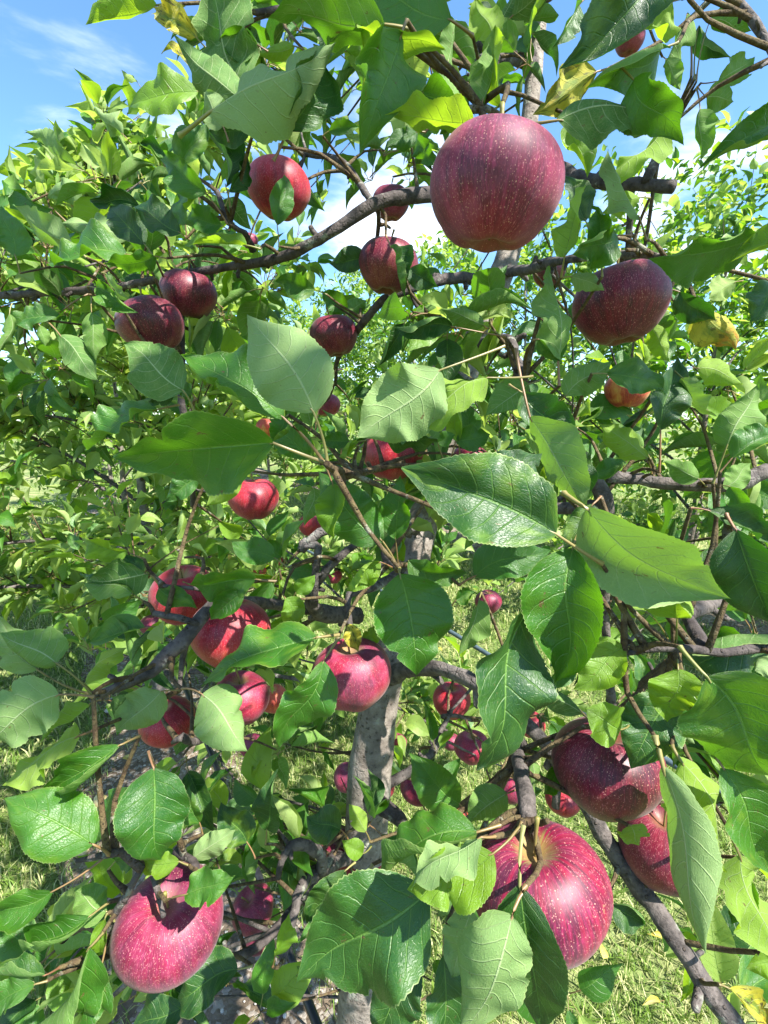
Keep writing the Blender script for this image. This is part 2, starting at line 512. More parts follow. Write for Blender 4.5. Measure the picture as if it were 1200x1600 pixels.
def tube_data(pts, rad, sides=10, step=0.02, rough=0.0, seed=0, wob=0.0):
    rg = random.Random(seed)
    P, Rr = smooth_path(pts, rad, step)
    if wob:
        for i in range(1, len(P) - 1):
            P[i] = P[i] + Vector((rg.uniform(-1, 1), rg.uniform(-1, 1), rg.uniform(-1, 1))) * Rr[i] * wob
    V, Fc, UV = [], [], []
    t0 = (P[1] - P[0]).normalized()
    nrm = t0.orthogonal().normalized()
    dist = 0.0
    ph = rg.uniform(0, 6)
    lump = 1.0
    for i, p in enumerate(P):
        t = (P[min(i + 1, len(P) - 1)] - P[max(i - 1, 0)]).normalized()
        nrm = (nrm - t * nrm.dot(t)).normalized()
        bn = t.cross(nrm)
        if i:
            dist += (p - P[i - 1]).length
        lump = lump * 0.6 + 0.4 * (1 + rg.uniform(-1, 1.2) * rough * 1.6)
        for j in range(sides):
            a = 2 * math.pi * j / sides
            r = Rr[i] * lump * (1 + rough * (0.5 * math.sin(a * 2 + ph + dist * 30) + rg.uniform(-0.35, 0.35)))
            V.append(p + (nrm * math.cos(a) + bn * math.sin(a)) * r)
            UV.append((dist, Rr[i] * 2 * abs(a - math.pi)))
    n = len(P)
    for i in range(n - 1):
        for j in range(sides):
            k = (j + 1) % sides
            Fc.append((i * sides + j, i * sides + k, (i + 1) * sides + k, (i + 1) * sides + j))
    for e, ring in ((P[0] - t0 * Rr[0] * 0.3, 0), (P[-1] + t * Rr[-1] * 0.5, n - 1)):
        V.append(e)
        UV.append((dist, 0))
        c = len(V) - 1
        for j in range(sides):
            k = (j + 1) % sides
            a, b = ring * sides + j, ring * sides + k
            Fc.append((c, b, a) if ring == 0 else (c, a, b))
    return V, Fc, UV, P, Rr


def tube(name, pts, rad, mat, parent=None, sides=10, step=0.02, rough=0.0, seed=0, wob=0.0):
    V, Fc, UV, P, Rr = tube_data(pts, rad, sides, step, rough, seed, wob)
    return mk(name, V, Fc, mat, parent, UV), P, Rr


# ------------------------------------------------------------------ leaves
WT = [0.0, .02, .06, .12, .2, .3, .4, .5, .6, .7, .78, .85, .91, .96, 1.0]
WV = [0.05, .20, .40, .63, .83, .96, 1.0, .955, .85, .70, .53, .345, .19, .08, 0.0]


def leaf_shape(length, hw, arch=0.1, fold=12.0, bend=0.0, twist=0.0, wave=0.1, curl=0.0, nt=20, ns=4, seed=0, droop=0.0, serr=0.045, bites=0):
    """a leaf along +x from its base, upper side +z. Returns verts, quads, uv."""
    rg = random.Random(seed)
    ph = [rg.uniform(0, 6.28) for _ in range(4)]
    kw = [rg.uniform(1.3, 2.6), rg.uniform(1.3, 2.6)]
    kh = [rg.uniform(3.2, 5.0), rg.uniform(3.2, 5.0)]
    skew = rg.uniform(-0.10, 0.10)
    sfold = [fold + rg.uniform(-14, 14), fold + rg.uniform(-14, 14)]
    scurl = [curl + rg.uniform(-22, 22), curl + rg.uniform(-22, 22)]
    if rg.random() < 0.42:
        scurl[rg.randrange(2)] += rg.choice((60, 75, -50))
    sw = [rg.uniform(0.9, 1.06), rg.uniform(0.9, 1.06)]
    sline = rg.uniform(-0.05, 0.05)
    side_s = rg.uniform(-0.045, 0.045)
    bt = [(rg.uniform(0.25, 0.9), rg.uniform(0.012, 0.04), rg.uniform(0.12, 0.45), rg.randrange(2)) for _ in range(bites)]
    V, UV, Fc = [], [], []
    cols = 2 * ns + 1
    for i in range(nt + 1):
        t = i / nt
        w0 = float(np.interp(t + skew * t * (1 - t), WT, WV)) * hw
        wds = []
        for sd in (0, 1):
            wd = w0 * sw[sd]
            if serr and 0 < i < nt:
                wd *= (1 - serr * 0.5) + (serr if i % 2 else 0.0) + rg.uniform(-serr, serr) * 0.35
            for (bc, bw, bd, bs) in bt:
                if bs == sd:
                    wd *= 1 - bd * math.exp(-((t - bc) / bw) ** 2)
            wds.append(wd)
        cx = length * t
        cy = bend * length * (4 * t * (1 - t)) * 0.5 + bend * length * t * t * 0.25 + side_s * length * math.sin(6.28 * t)
        cz = arch * length * 4 * t * (1 - t) - droop * length * t * t + sline * length * math.sin(6.28 * t)
        tw = math.radians(twist) * (t - 0.35)
        dcy = bend * (4 - 8 * t) * 0.5 + bend * t * 0.5 + side_s * 6.28 * math.cos(6.28 * t)
        env = math.sin(math.pi * min(1, t * 1.05)) ** 0.6 if 0 < t < 0.95 else 0.25
        for j in range(cols):
            s = (j - ns) / ns
            a = abs(s)
            sd = 1 if s > 0 else 0
            sg = 1 if s > 0 else -1
            ang = math.radians(sfold[sd]) * (1 - 0.15 * a) + math.radians(scurl[sd]) * a * a * (0.4 + 0.6 * t)
            wd = wds[sd]
            y = sg * a * wd * math.cos(ang)
            z = a * wd * math.sin(ang)
            z += wave * hw * a ** 1.6 * env * (0.75 * math.sin(6.28 * kw[sd] * t + ph[sd]) + 0.32 * math.sin(6.28 * kh[sd] * t + ph[2 + sd]))
            y2 = y * math.cos(tw) - z * math.sin(tw)
            z2 = y * math.sin(tw) + z * math.cos(tw)
            V.append((cx - y2 * dcy, cy + y2, cz + z2))
            UV.append((t, 0.5 + 0.5 * s))
    for i in range(nt):
        for j in range(cols - 1):
            a = i * cols + j
            Fc.append((a, a + cols, a + cols + 1, a + 1))
    return V, Fc, UV


def frame_from(B, T, roll, face):
    """matrix: x along B->T, z the upper side, turned towards 'face' and then rolled"""
    X = (T - B).normalized()
    Z = face - X * face.dot(X)
    if Z.length < 1e-5:
        Z = X.orthogonal()
    Z.normalize()
    Y = Z.cross(X)
    Z2 = Z * math.cos(roll) + Y * math.sin(roll)
    Y2 = Z2.cross(X)
    return X, Y2, Z2


def add_tube3(V, Fc, UV, pts, rad):
    """thin three-sided stalk whose uv sits on the midrib"""
    n0 = len(V)
    for i, p in enumerate(pts):
        t = (pts[min(i + 1, len(pts) - 1)] - pts[max(0, i - 1)]).normalized()
        a = t.orthogonal().normalized()
        b = t.cross(a)
        for j in range(4):
            an = math.pi / 2 * j
            V.append(p + (a * math.cos(an) + b * math.sin(an)) * rad[i])
            UV.append((0.02, 0.5))
    for i in range(len(pts) - 1):
        for j in range(4):
            k = (j + 1) % 4
            Fc.append((n0 + i * 4 + j, n0 + i * 4 + k, n0 + (i + 1) * 4 + k, n0 + (i + 1) * 4 + j))


petiole_ends = []


def hero_leaf(bx, by, tx, ty, w, z, side='t', mat='leaf', d=0.0, fold=None, arch=None, bend=None, twist=None, wave=None, curl=None, P=None, Pz=None, rs=None, seed=None, parent=None, A=0.54, twig=True):
    global hl_n
    hl_n += 1
    rg = random.Random(1000 + hl_n)
    fold = rg.uniform(12, 42) if fold is None else fold + 9
    bites = rg.choice((0, 0, 0, 1, 2))
    arch = rg.uniform(0.03, 0.13) if arch is None else arch
    bend = rg.uniform(-0.10, 0.10) if bend is None else bend
    wave = rg.uniform(0.22, 0.45) if wave is None else wave * 1.8
    curl = rg.uniform(-18, 34) if curl is None else curl
    B, T = unp(bx, by, z), unp(tx, ty, z + d)
    ln = (T - B).length
    lenpx = math.hypot(tx - bx, ty - by)
    view = (EYE - (B + T) / 2).normalized()
    ratio = w / max(lenpx, 1)
    # true width of the blade; a narrower look comes from the roll about the midrib
    cam_side = (T - B).normalized().cross(view).length
    if ratio < A:
        wr = A
        roll = math.acos(max(0.30, min(1, ratio / wr / 0.97)))
        wr = ratio / math.cos(roll) / 0.97
    else:
        wr, roll = ratio, 0.0
    s = rs if rs is not None else rg.choice((-1, 1))
    hw = wr * lenpx * z / F / 2 * 1.10
    roll = roll * s
    face = view if side == 't' else -view
    X, Y, Z = frame_from(B, T, roll, face)
    arch_s = arch if side == 't' else -arch
    bnd = bend if side == 't' else -bend
    if twist is None:
        twist = rg.uniform(-42, 42)
    big = ln * F / z
    V, Fc, UV = leaf_shape(ln, hw, abs(arch) if side == 't' else -abs(arch) * 0.6 + 0.0, fold, -bnd, twist, wave, curl, nt=64 if lenpx > 110 else (40 if lenpx > 60 else 22), ns=6 if lenpx > 90 else 4, seed=2000 + hl_n, serr=0.028, bites=bites, droop=(rg.uniform(-0.05, 0.16)) * (1 if side == 't' else -1))
    W = [B + X * v[0] + Y * v[1] + Z * v[2] for v in V]
    # leaf stalk
    if P is not None:
        E = unp(P[0], P[1], Pz if Pz else z + 0.015)
    else:
        away = -view
        E = B - X * ln * rg.uniform(0.2, 0.32) + away * ln * rg.uniform(0.05, 0.2) + Vector((0, 0, -0.004))
    pl = (E - B).length
    mid = (B + E) / 2 + (B - E).orthogonal().normalized() * pl * 0.05 - X * pl * 0.10 + Z * pl * 0.04
    pts = []
    for i in range(7):
        t = i / 6
        pts.append(B * (1 - t) ** 2 + mid * 2 * t * (1 - t) + E * t * t)
    r0 = max(0.0006, min(0.0013, ln * 0.012))
    add_tube3(W, Fc, UV, [B + X * ln * 0.05] + pts, [r0 * 0.6] + [r0 * (0.9 + 0.1 * i) for i in range(6)] + [r0 * 1.9])
    o = mk('leaf', W, Fc, M[mat], parent, UV)
    petiole_ends.append((E, X, twig))
    return o


hl_n = 0

# leaf templates for everything that is not placed by hand
TEMPL = {}


def template(key, nt, ns, n, stalk=True):
    L = []
    for i in range(n):
        rg = random.Random(77 + i * 3 + nt)
        V, Fc, UV = leaf_shape(1.0, rg.uniform(0.26, 0.37), arch=rg.uniform(-0.02, 0.10), fold=rg.uniform(8, 42), bend=rg.uniform(-0.12, 0.12), twist=rg.uniform(-55, 55), wave=rg.uniform(0.05, 0.2), curl=rg.uniform(-25, 40), nt=nt, ns=ns, seed=i + 50, droop=rg.uniform(0.0, 0.40), serr=0.035 if nt > 12 else 0)
        V = [Vector(v) for v in V]
        if stalk:
            pts = [Vector((0.04, 0, 0)), Vector((-0.14, 0, -0.03)), Vector((-0.30, 0, -0.10))]
            add_tube3(V, Fc, UV, pts, [0.012, 0.011, 0.015])
        L.append((np.array([tuple(v) for v in V]), np.array(Fc), np.array(UV)))
    TEMPL[key] = L


template('near', 20, 3, 16)
template('mid', 8, 2, 10)
template('low', 4, 1, 8, stalk=False)
TM = {}


def template_mesh(key, i, mat):
    kk = (key, i, mat.name)
    if kk not in TM:
        V, Fc, UV = TEMPL[key][i]
        o = mk_np('leaf', V, Fc, mat, None, UV)
        TM[kk] = o.data
        bpy.data.objects.remove(o)
    return TM[kk]


def leaf_matrix(pos, dr, up, ln):
    X = dr.normalized()
    Z = up - X * up.dot(X)
    if Z.length < 1e-4:
        Z = X.orthogonal()
    Z.normalize()
    Y = Z.cross(X)
    return Matrix(((X.x * ln, Y.x * ln, Z.x * ln, pos.x), (X.y * ln, Y.y * ln, Z.y * ln, pos.y), (X.z * ln, Y.z * ln, Z.z * ln, pos.z), (0, 0, 0, 1)))


def put_leaves(parent, specs, mats, n_single, seed=3, key_near='near', key_far='mid'):
    """specs: (pos, dir, up, length). The largest in view become parts of their own, the rest one mass."""
    rg = random.Random(seed)
    ranked = []
    for sp in specs:
        pr = proj(sp[0])
        if pr and -40 < pr[0] < 1240 and -40 < pr[1] < 1640:
            sz = sp[3] * F / pr[2]
        else:
            sz = -1
        ranked.append((sz, sp))
    ranked.sort(key=lambda a: -a[0])
    single, rest = [], []
    for i, (sz, sp) in enumerate(ranked):
        (single if (len(single) < n_single and sz > 10) else rest).append((sz, sp))
    for sz, sp in single:
        key = key_near if sz > 34 else 'mid'
        me = template_mesh(key, rg.randrange(len(TEMPL[key])), M[rg.choice(mats)])
        o = link('leaf', me, parent)
        o.matrix_local = leaf_matrix(*sp)
    if rest:
        groups = {}
        for sz, sp in rest:
            key = key_far if sz > 14 else 'low'
            groups.setdefault((key, rg.randrange(len(TEMPL[key]))), []).append(sp)
        by_mat = {m: ([], [], [], [0]) for m in set(mats)}
        for (key, ti), sps in groups.items():
            for mt in set(mats):
                sub = [s for s in sps if True]
            V, Fc, UV = TEMPL[key][ti]
            # split between materials
            buckets = {m: [] for m in set(mats)}
            for s in sps:
                buckets[rg.choice(mats)].append(s)
            for mt, ss in buckets.items():
                if not ss:
                    continue
                mm = np.array([np.array(leaf_matrix(*s)) for s in ss])
                pts = np.einsum('nij,vj->nvi', mm[:, :3, :3], V) + mm[:, None, :3, 3]
                vs, fs, us, cnt = by_mat[mt]
                base = cnt[0]
                n = len(ss)
                fs.append((Fc[None] + (base + np.arange(n) * len(V))[:, None, None]).reshape(-1, 4))
                vs.append(pts.reshape(-1, 3))
                us.append(np.tile(UV, (n, 1)))
                cnt[0] += n * len(V)
        # one object with several material slots
        allV, allF, allU, mi = [], [], [], []
        off = 0
        names = []
        for mt, (vs, fs, us, cnt) in by_mat.items():
            if not vs:
                continue
            vv, ff, uu = np.concatenate(vs), np.concatenate(fs), np.concatenate(us)
            allV.append(vv)
            allF.append(ff + off)
            allU.append(uu)
            mi.append(np.full(len(ff), len(names)))
            names.append(mt)
            off += len(vv)
        o = mk_np('leaves', np.concatenate(allV), np.concatenate(allF), M[names[0]], parent, np.concatenate(allU))
        for nme in names[1:]:
            o.data.materials.append(M[nme])
        o.data.polygons.foreach_set('material_index', np.concatenate(mi).astype(np.int32))
        o['kind'] = 'stuff'
    return len(single), len(rest)


# ------------------------------------------------------------------ apples
def apple_mesh(seed, nu=44, nv=30):
    rg = random.Random(seed)
    Rm = 0.04
    prof = []
    sq = rg.uniform(0.0, 0.035)
    for i in range(nv + 1):
        t = math.pi * i / nv                 # 0 at the stalk
        r = math.sin(t)
        zz = math.cos(t)
        body = 1 + 0.05 * math.sin(t) ** 2
        rr = r * body * (1 + sq * math.cos(2 * t)) + 0.0
        z2 = zz * 0.90
        # stalk cavity and eye basin
        z2 -= 0.34 * math.exp(-(r / 0.31) ** 2) if zz > 0 else 0
        z2 += 0.27 * math.exp(-(r / 0.26) ** 2) if zz < 0 else 0
        rr *= 1 + 0.05 * zz                  # broader shoulders
        prof.append((rr, z2))
    lob = [rg.uniform(0.6, 1.2) for _ in range(5)]
    ph = rg.uniform(0, 6.28)
    el = rg.uniform(-0.03, 0.03)
    lean = (rg.uniform(-0.05, 0.05), rg.uniform(-0.05, 0.05))
    V, Fc = [], []
    V.append((0, 0, prof[0][1] * Rm))
    for i in range(1, nv):
        r, z = prof[i]
        for j in range(nu):
            a = 2 * math.pi * j / nu
            l5 = math.cos(5 * (a + ph)) * 0.5 + 0.5
            lowness = max(0.0, -z)
            highness = max(0.0, z)
            rad = r * (1 + el * math.cos(2 * a + ph) + 0.018 * math.cos(3 * a + ph * 2) * 1.0)
            rad *= 1 - 0.05 * (1 - l5) * lowness
            zz = z + (-0.055 * l5 * lob[int(((a + ph) / 1.2566) + 0.5) % 5] * lowness if r < 0.8 else 0) * math.sin(min(1, r / 0.5) * math.pi / 2)
            zz += highness * 0.03 * math.cos(2 * a + ph * 3) * min(1, r * 1.5)
            V.append(((rad * math.cos(a) + lean[0] * z) * Rm, (rad * math.sin(a) + lean[1] * z) * Rm, zz * Rm))
    V.append((0, 0, prof[-1][1] * Rm))
    last = len(V) - 1
    for j in range(nu):
        Fc.append((0, 1 + j, 1 + (j + 1) % nu))
    for i in range(nv - 2):
        for j in range(nu):
            a, b = 1 + i * nu + j, 1 + i * nu + (j + 1) % nu
            Fc.append((a, a + nu, b + nu, b))
    for j in range(nu):
        b0 = 1 + (nv - 2) * nu
        Fc.append((last, b0 + (j + 1) % nu, b0 + j))
    return V, Fc, prof[0][1] * Rm, prof[-1][1] * Rm


AP = []
for _s in range(6):
    V, Fc, zt, zb = apple_mesh(_s)
    AP.append((V, Fc, zt, zb))
APM = {}
STALK = None
CALYX = None
napp = [0]


def apple_at(center, diam, mat, label, group, tilt=(0, 0), spin=None, stem=True):
    global STALK, CALYX
    napp[0] += 1
    i = napp[0]
    rg = random.Random(500 + i)
    vi = i % 6
    kk = (vi, mat)
    if kk not in APM:
        o = mk('skin', AP[vi][0], AP[vi][1], M[mat])
        APM[kk] = o.data
        bpy.data.objects.remove(o)
    t = thing('apple', label, 'apple', center, group)
    t.rotation_euler = (R(tilt[0]), R(tilt[1]), R(spin if spin is not None else rg.uniform(0, 360)))
    s = diam / 0.084
    t.scale = (s, s, s * rg.uniform(0.97, 1.04))
    link('skin', APM[kk], t)
    zt, zb = AP[vi][2], AP[vi][3]
    if STALK is None:
        o, _, _ = tube('stalk', [(0, 0, 0), (0.001, 0, 0.012), (0.004, 0.001, 0.026)], [0.0011, 0.0009, 0.0017], M['stalk'], None, 7, 0.003)
        STALK = o.data
        bpy.data.objects.remove(o)
        V, Fc = [], []
        for k in range(5):
            a = k * 1.2566
            for (r, z, w) in ((0.0006, 0.001, .5), (0.003, -0.001, .30), (0.0042, -0.0045, .12)):
                for sgn in (-1, 1):
                    V.append((r * math.cos(a + sgn * w), r * math.sin(a + sgn * w), z))
            b = k * 6
            Fc += [(b, b + 1, b + 3, b + 2), (b + 2, b + 3, b + 5, b + 4)]
        o = mk('calyx', V, Fc, M['calyx'])
        CALYX = o.data
        bpy.data.objects.remove(o)
    if stem:
        link('stalk', STALK, t).location = (0, 0, zt - 0.001)
    link('calyx', CALYX, t).location = (0, 0, zb + 0.001)
    return t

# ------------------------------------------------------------------ the ground
ROW = Vector((-0.54, 0.84, 0)).normalized()
ACR = Vector((0.84, 0.54, 0)).normalized()
ROW1 = Vector((-0.10, 0.66, 0))
ROWS = [ROW1, ROW1 + ACR * 3.7, ROW1 + ACR * 7.6, ROW1 - ACR * 4.3]


def ground_mat():
    m, k = new_mat('lawn_soil')
    P = k.coord('Object')
    n = k.noise(P, 0.9, 6.0, 0.65)
    n2 = k.noise(P, 38.0, 5.0, 0.7)
    n3 = k.noise(P, 7.0, 4.0, 0.6)
    c = k.mix(k.ss(n2, 0.35, 0.65), (0.055, 0.095, 0.022), (0.17, 0.22, 0.07))
    c = k.mix(k.ss(k.m('ADD', k.m('MULTIPLY', n, 0.6), k.m('MULTIPLY', n3, 0.4)), 0.45, 0.62), c, (0.26, 0.27, 0.12))
    out(k, bsdf(k, c, 0.95, k.bump(n2, 0.9, 0.02), spec=0.1))
    return m


def soil_mat():
    m, k = new_mat('bare_earth')
    P = k.coord('Object')
    n = k.noise(P, 5.0, 6.0, 0.65)
    n2 = k.noise(P, 60.0, 6.0, 0.75)
    v = k.voro(P, 90.0)
    c = k.mix(k.ss(n, 0.3, 0.7), (0.10, 0.075, 0.05), (0.24, 0.19, 0.14))
    c = k.mix(k.m('MULTIPLY', k.ss(n2, 0.5, 0.7), 0.7), c, (0.09, 0.065, 0.05))
    c = k.mix(k.m('MULTIPLY', k.m('GREATER_THAN', k.xyz(v.outputs[1])[0], 0.72), 0.5), c, (0.42, 0.38, 0.33))
    h = k.m('ADD', n2, k.m('MULTIPLY', v.outputs[0], -0.5))
    out(k, bsdf(k, c, 0.95, k.bump(h, 1.0, 0.012), spec=0.15))
    return m


def grass_mat():
    m, k = new_mat('grass_blades')
    r = k.geo('Random Per Island')
    u = k.xyz(k.coord('UV'))
    c = k.mix(r, (0.09, 0.17, 0.02), (0.20, 0.31, 0.05))
    c = k.mix(k.m('GREATER_THAN', r, 0.66), c, (0.46, 0.46, 0.20))
    c = k.mix(k.m('MULTIPLY', k.ss(u[0], 0.7, 1.0), 0.4), c, (0.36, 0.36, 0.15))
    p = bsdf(k, c, 0.5, None, spec=0.35)
    t = k.n.new('ShaderNodeBsdfTranslucent')
    k.put(t.inputs[0], k.mix(0.5, c, (0.30, 0.42, 0.06)))
    mx = k.n.new('ShaderNodeMixShader')
    mx.inputs[0].default_value = 0.35
    k.l.new(p, mx.inputs[1])
    k.l.new(t.outputs[0], mx.inputs[2])
    out(k, mx.outputs[0])
    return m


M['lawn'] = ground_mat()
M['soil'] = soil_mat()
M['grass'] = grass_mat()
M['stone'] = simple_mat('stone_grey', (0.13, 0.15, 0.17), (0.24, 0.25, 0.26), 40, 0.85)
M['pebble'] = simple_mat('pebble_pale', (0.28, 0.25, 0.21), (0.55, 0.52, 0.47), 30, 0.8)
M['windfall'] = simple_mat('windfall_skin', (0.55, 0.42, 0.16), (0.62, 0.50, 0.26), 60, 0.5)
M['cutwood'] = simple_mat('cut_wood', (0.45, 0.30, 0.17), (0.60, 0.46, 0.30), 90, 0.8)

gv = []
gf = []
N = 80
S = 160.0
for i in range(N + 1):
    for j in range(N + 1):
        a, b = (i / N * 2 - 1), (j / N * 2 - 1)
        x, y = S * a * abs(a) ** 1.5, S * b * abs(b) ** 1.5
        gv.append((x, y, -0.0))
for i in range(N):
    for j in range(N):
        a = i * (N + 1) + j
        gf.append((a, a + N + 1, a + N + 2, a + 1))
g = mk('ground', gv, gf, M['lawn'])
g['kind'] = 'structure'


def strip_half(s, side, row):
    return 0.31 + 0.08 * math.sin(s * 2.3 + side + row) + 0.05 * math.sin(s * 6.1 + side * 2 + row)


for ri, org in enumerate(ROWS[:2]):
    V, Fc = [], []
    n = 160
    cen = org - ACR * (0.12 if ri == 0 else 0)
    for i in range(n + 1):
        s = -3 + i * 0.16
        l, r_ = strip_half(s, 0, ri), strip_half(s, 3, ri)
        for kx in range(5):
            f = kx / 4
            p = cen + ROW * s + ACR * (-l + (l + r_) * f)
            V.append((p.x, p.y, 0.004 + 0.018 * math.sin(math.pi * f) * (1 + 0.4 * math.sin(s * 5 + kx))))
    for i in range(n):
        for kx in range(4):
            a = i * 5 + kx
            Fc.append((a, a + 5, a + 6, a + 1))
    o = mk('soil_strip', V, Fc, M['soil'])
    o['kind'] = 'structure'


def in_strip(x, y):
    """how deep a point lies inside a bare strip: >0 inside"""
    best = -9.0
    for ri, org in enumerate(ROWS[:2]):
        cen = org - ACR * (0.12 if ri == 0 else 0)
        dx, dy = x - cen.x, y - cen.y
        s = dx * ROW.x + dy * ROW.y
        a = dx * ACR.x + dy * ACR.y
        w = strip_half(s, 0, ri) if a < 0 else strip_half(s, 3, ri)
        best = max(best, w - abs(a))
    return best


def build_grass():
    Vs, Fs, Us = [], [], []
    base = 0
    rings = [(0.35, 2.3, 10500, 0.0030, 0.060), (2.3, 4.8, 3200, 0.0052, 0.062), (4.8, 10.0, 420, 0.012, 0.075)]
    for r0, r1, dens, wd, ht in rings:
        nn = int((r1 * r1 - r0 * r0) * math.radians(108) / 2 * dens)
        rr = np.sqrt(nrg.uniform(r0 * r0, r1 * r1, nn))
        th = nrg.uniform(-math.radians(54), math.radians(54), nn)
        x, y = rr * np.sin(th), rr * np.cos(th)
        # tufts: pull blades together
        cx, cy = np.round(x / 0.035) * 0.035, np.round(y / 0.035) * 0.035
        hsh = np.abs(np.sin(cx * 127.1 + cy * 311.7) * 43758.5) % 1.0
        h2 = np.abs(np.sin(cx * 269.5 + cy * 183.3) * 23421.6) % 1.0
        x = x + (cx + (hsh - .5) * .04 - x) * 0.55
        y = y + (cy + (h2 - .5) * .04 - y) * 0.55
        dep = np.zeros(nn) - 9
        for ri, org in enumerate(ROWS[:2]):
            cen = org - ACR * (0.12 if ri == 0 else 0)
            dx, dy = x - cen.x, y - cen.y
            s = dx * ROW.x + dy * ROW.y
            a = dx * ACR.x + dy * ACR.y
            sd = np.where(a < 0, 0.0, 3.0)
            w = 0.31 + 0.08 * np.sin(s * 2.3 + sd + ri) + 0.05 * np.sin(s * 6.1 + sd * 2 + ri)
            dep = np.maximum(dep, w - np.abs(a))
        patch = np.sin(x * 9 + 1.3) * np.sin(y * 8.1 + .4) + np.sin(x * 23) * np.sin(y * 19) * .5
        keep = (dep < 0.14 * nrg.rand(nn) ** 2 + 0.01) | ((nrg.rand(nn) < 0.22) & (patch > 0.25))
        x, y, hsh = x[keep], y[keep], hsh[keep]
        n = len(x)
        az = nrg.uniform(0, 6.283, n)
        lean = nrg.uniform(0.2, 1.25, n)
        h = ht * nrg.uniform(0.45, 1.15, n) * (0.65 + 0.6 * hsh)
        w = wd * nrg.uniform(0.6, 1.2, n)
        dx, dy = np.cos(az), np.sin(az)
        sx, sy = -dy, dx
        tw = nrg.uniform(-0.8, 0.8, n)
        V = np.zeros((n, 6, 3))
        for lev, (f, wf) in enumerate(((0.0, 0.8), (0.55, 1.0), (1.0, 0.12))):
            hx = lean * h * (f ** 1.8)
            zz = h * np.sin(np.minimum(1.5, f * 1.45 / (0.6 + lean * 0.6))) * (1 - 0.25 * lean * f)
            for sd, sg in enumerate((-1, 1)):
                c, s_ = np.cos(tw * f), np.sin(tw * f)
                V[:, lev * 2 + sd, 0] = x + dx * hx + sg * w * wf * 0.5 * (sx * c + dx * s_)
                V[:, lev * 2 + sd, 1] = y + dy * hx + sg * w * wf * 0.5 * (sy * c + dy * s_)
                V[:, lev * 2 + sd, 2] = np.maximum(zz, 0) - 0.002
        Fq = np.array([[0, 1, 3, 2], [2, 3, 5, 4]])
        Fs.append((Fq[None] + (base + np.arange(n) * 6)[:, None, None]).reshape(-1, 4))
        Vs.append(V.reshape(-1, 3))
        Us.append(np.tile(np.array([[0, 0], [0, 1], [.55, 0], [.55, 1], [1, 0], [1, 1.0]]), (n, 1)))
        base += n * 6
    o = mk_np('grass', np.concatenate(Vs), np.concatenate(Fs), M['grass'], None, np.concatenate(Us))
    o['kind'] = 'stuff'
    o['label'] = 'mown grass of the orchard lane, green with dry straw blades'


build_grass()


def stone_data(rg, r, flat=0.6):
    V = []
    Fc = []
    n, mm = 7, 5
    ph = [rg.uniform(0.75, 1.2) for _ in range(60)]
    V.append((0, 0, r * flat))
    for i in range(1, mm):
        t = math.pi * i / mm
        for j in range(n):
            a = 6.283 * j / n
            f = ph[(i * n + j) % 60] * r
            V.append((f * math.sin(t) * math.cos(a), f * math.sin(t) * math.sin(a), f * math.cos(t) * flat))
    V.append((0, 0, -r * flat))
    for j in range(n):
        Fc.append((0, 1 + j, 1 + (j + 1) % n))
    for i in range(mm - 2):
        for j in range(n):
            a, b = 1 + i * n + j, 1 + i * n + (j + 1) % n
            Fc.append((a, a + n, b + n, b))
    b0 = 1 + (mm - 2) * n
    for j in range(n):
        Fc.append((len(V) - 1, b0 + (j + 1) % n, b0 + j))
    return V, Fc


def build_gravel():
    rg = random.Random(5)
    V, Fc = [], []
    for i in range(1500):
        s = rg.uniform(-0.4, 3.2) if rg.random() < .5 else rg.uniform(-0.3, 1.0)
        a = rg.uniform(-0.48, 0.42)
        p = ROW1 - ACR * 0.12 + ROW * s + ACR * a
        if in_strip(p.x, p.y) < 0.0:
            continue
        sv, sf = stone_data(rg, rg.choice((0.002, 0.003, 0.0045, 0.006)) * rg.uniform(.7, 1.2))
        b = len(V)
        V += [(v[0] + p.x, v[1] + p.y, v[2] + 0.020) for v in sv]
        Fc += [tuple(q + b for q in f) for f in sf]
    o = mk('gravel', V, Fc, M['pebble'])
    o['kind'] = 'stuff'
    o['label'] = 'pale pebbles scattered on the bare earth under the tree row'


build_gravel()
_rg = random.Random(9)
for (px_, py_, r_, lab) in ((425, 1572, 0.032, 'blue grey flat stone lying on the gravel at the foot of the nearest tree'),
                            (292, 1290, 0.03, 'pale grey block of stone on the bare earth beside the black hose'),
                            (172, 1118, 0.022, 'small cream round stone on the earth strip at the left')):
    V, Fc = stone_data(_rg, r_, 0.55)
    p = gnd(px_, py_)
    o = mk('stone', V, Fc, M['stone'] if r_ > .03 else M['pebble'])
    o.location = (p.x, p.y, 0.035)
    tag(o, lab, 'stone')

# windfalls and yellow fallen leaves
for (px_, py_, lab) in ((157, 1262, 'yellow rotten windfall apple in the shade by the big dark leaf at the left'),
                        (128, 1340, 'pale yellow windfall apple on the grass edge, under the left leaf stalks'),
                        (702, 1488, None), (885, 1030, None)):
    if lab:
        p = gnd(px_, py_)
        V, Fc = stone_data(_rg, 0.028, 0.85)
        o = mk('windfall_apple', V, Fc, M['windfall'])
        o.location = (p.x, p.y, 0.03)
        tag(o, lab, 'apple')
M['fallen'] = leaf_mat('leaf_fallen_yellow', (0.55, 0.42, 0.06), (0.48, 0.40, 0.12), (0.55, 0.48, 0.2), (0.5, 0.42, 0.14), (0.6, 0.5, 0.05), tfac=0.2, specks=0.1)
_rg = random.Random(21)
fl_px = [(1033, 1488), (1140, 1487), (1028, 1588), (1150, 1490), (985, 1475), (1075, 1500), (690, 1028), (722, 1035), (753, 1050), (862, 1098), (905, 1180),
         (812, 885), (700, 935), (770, 920), (680, 1150), (60, 1255), (205, 1205), (940, 1520), (1110, 1450)]
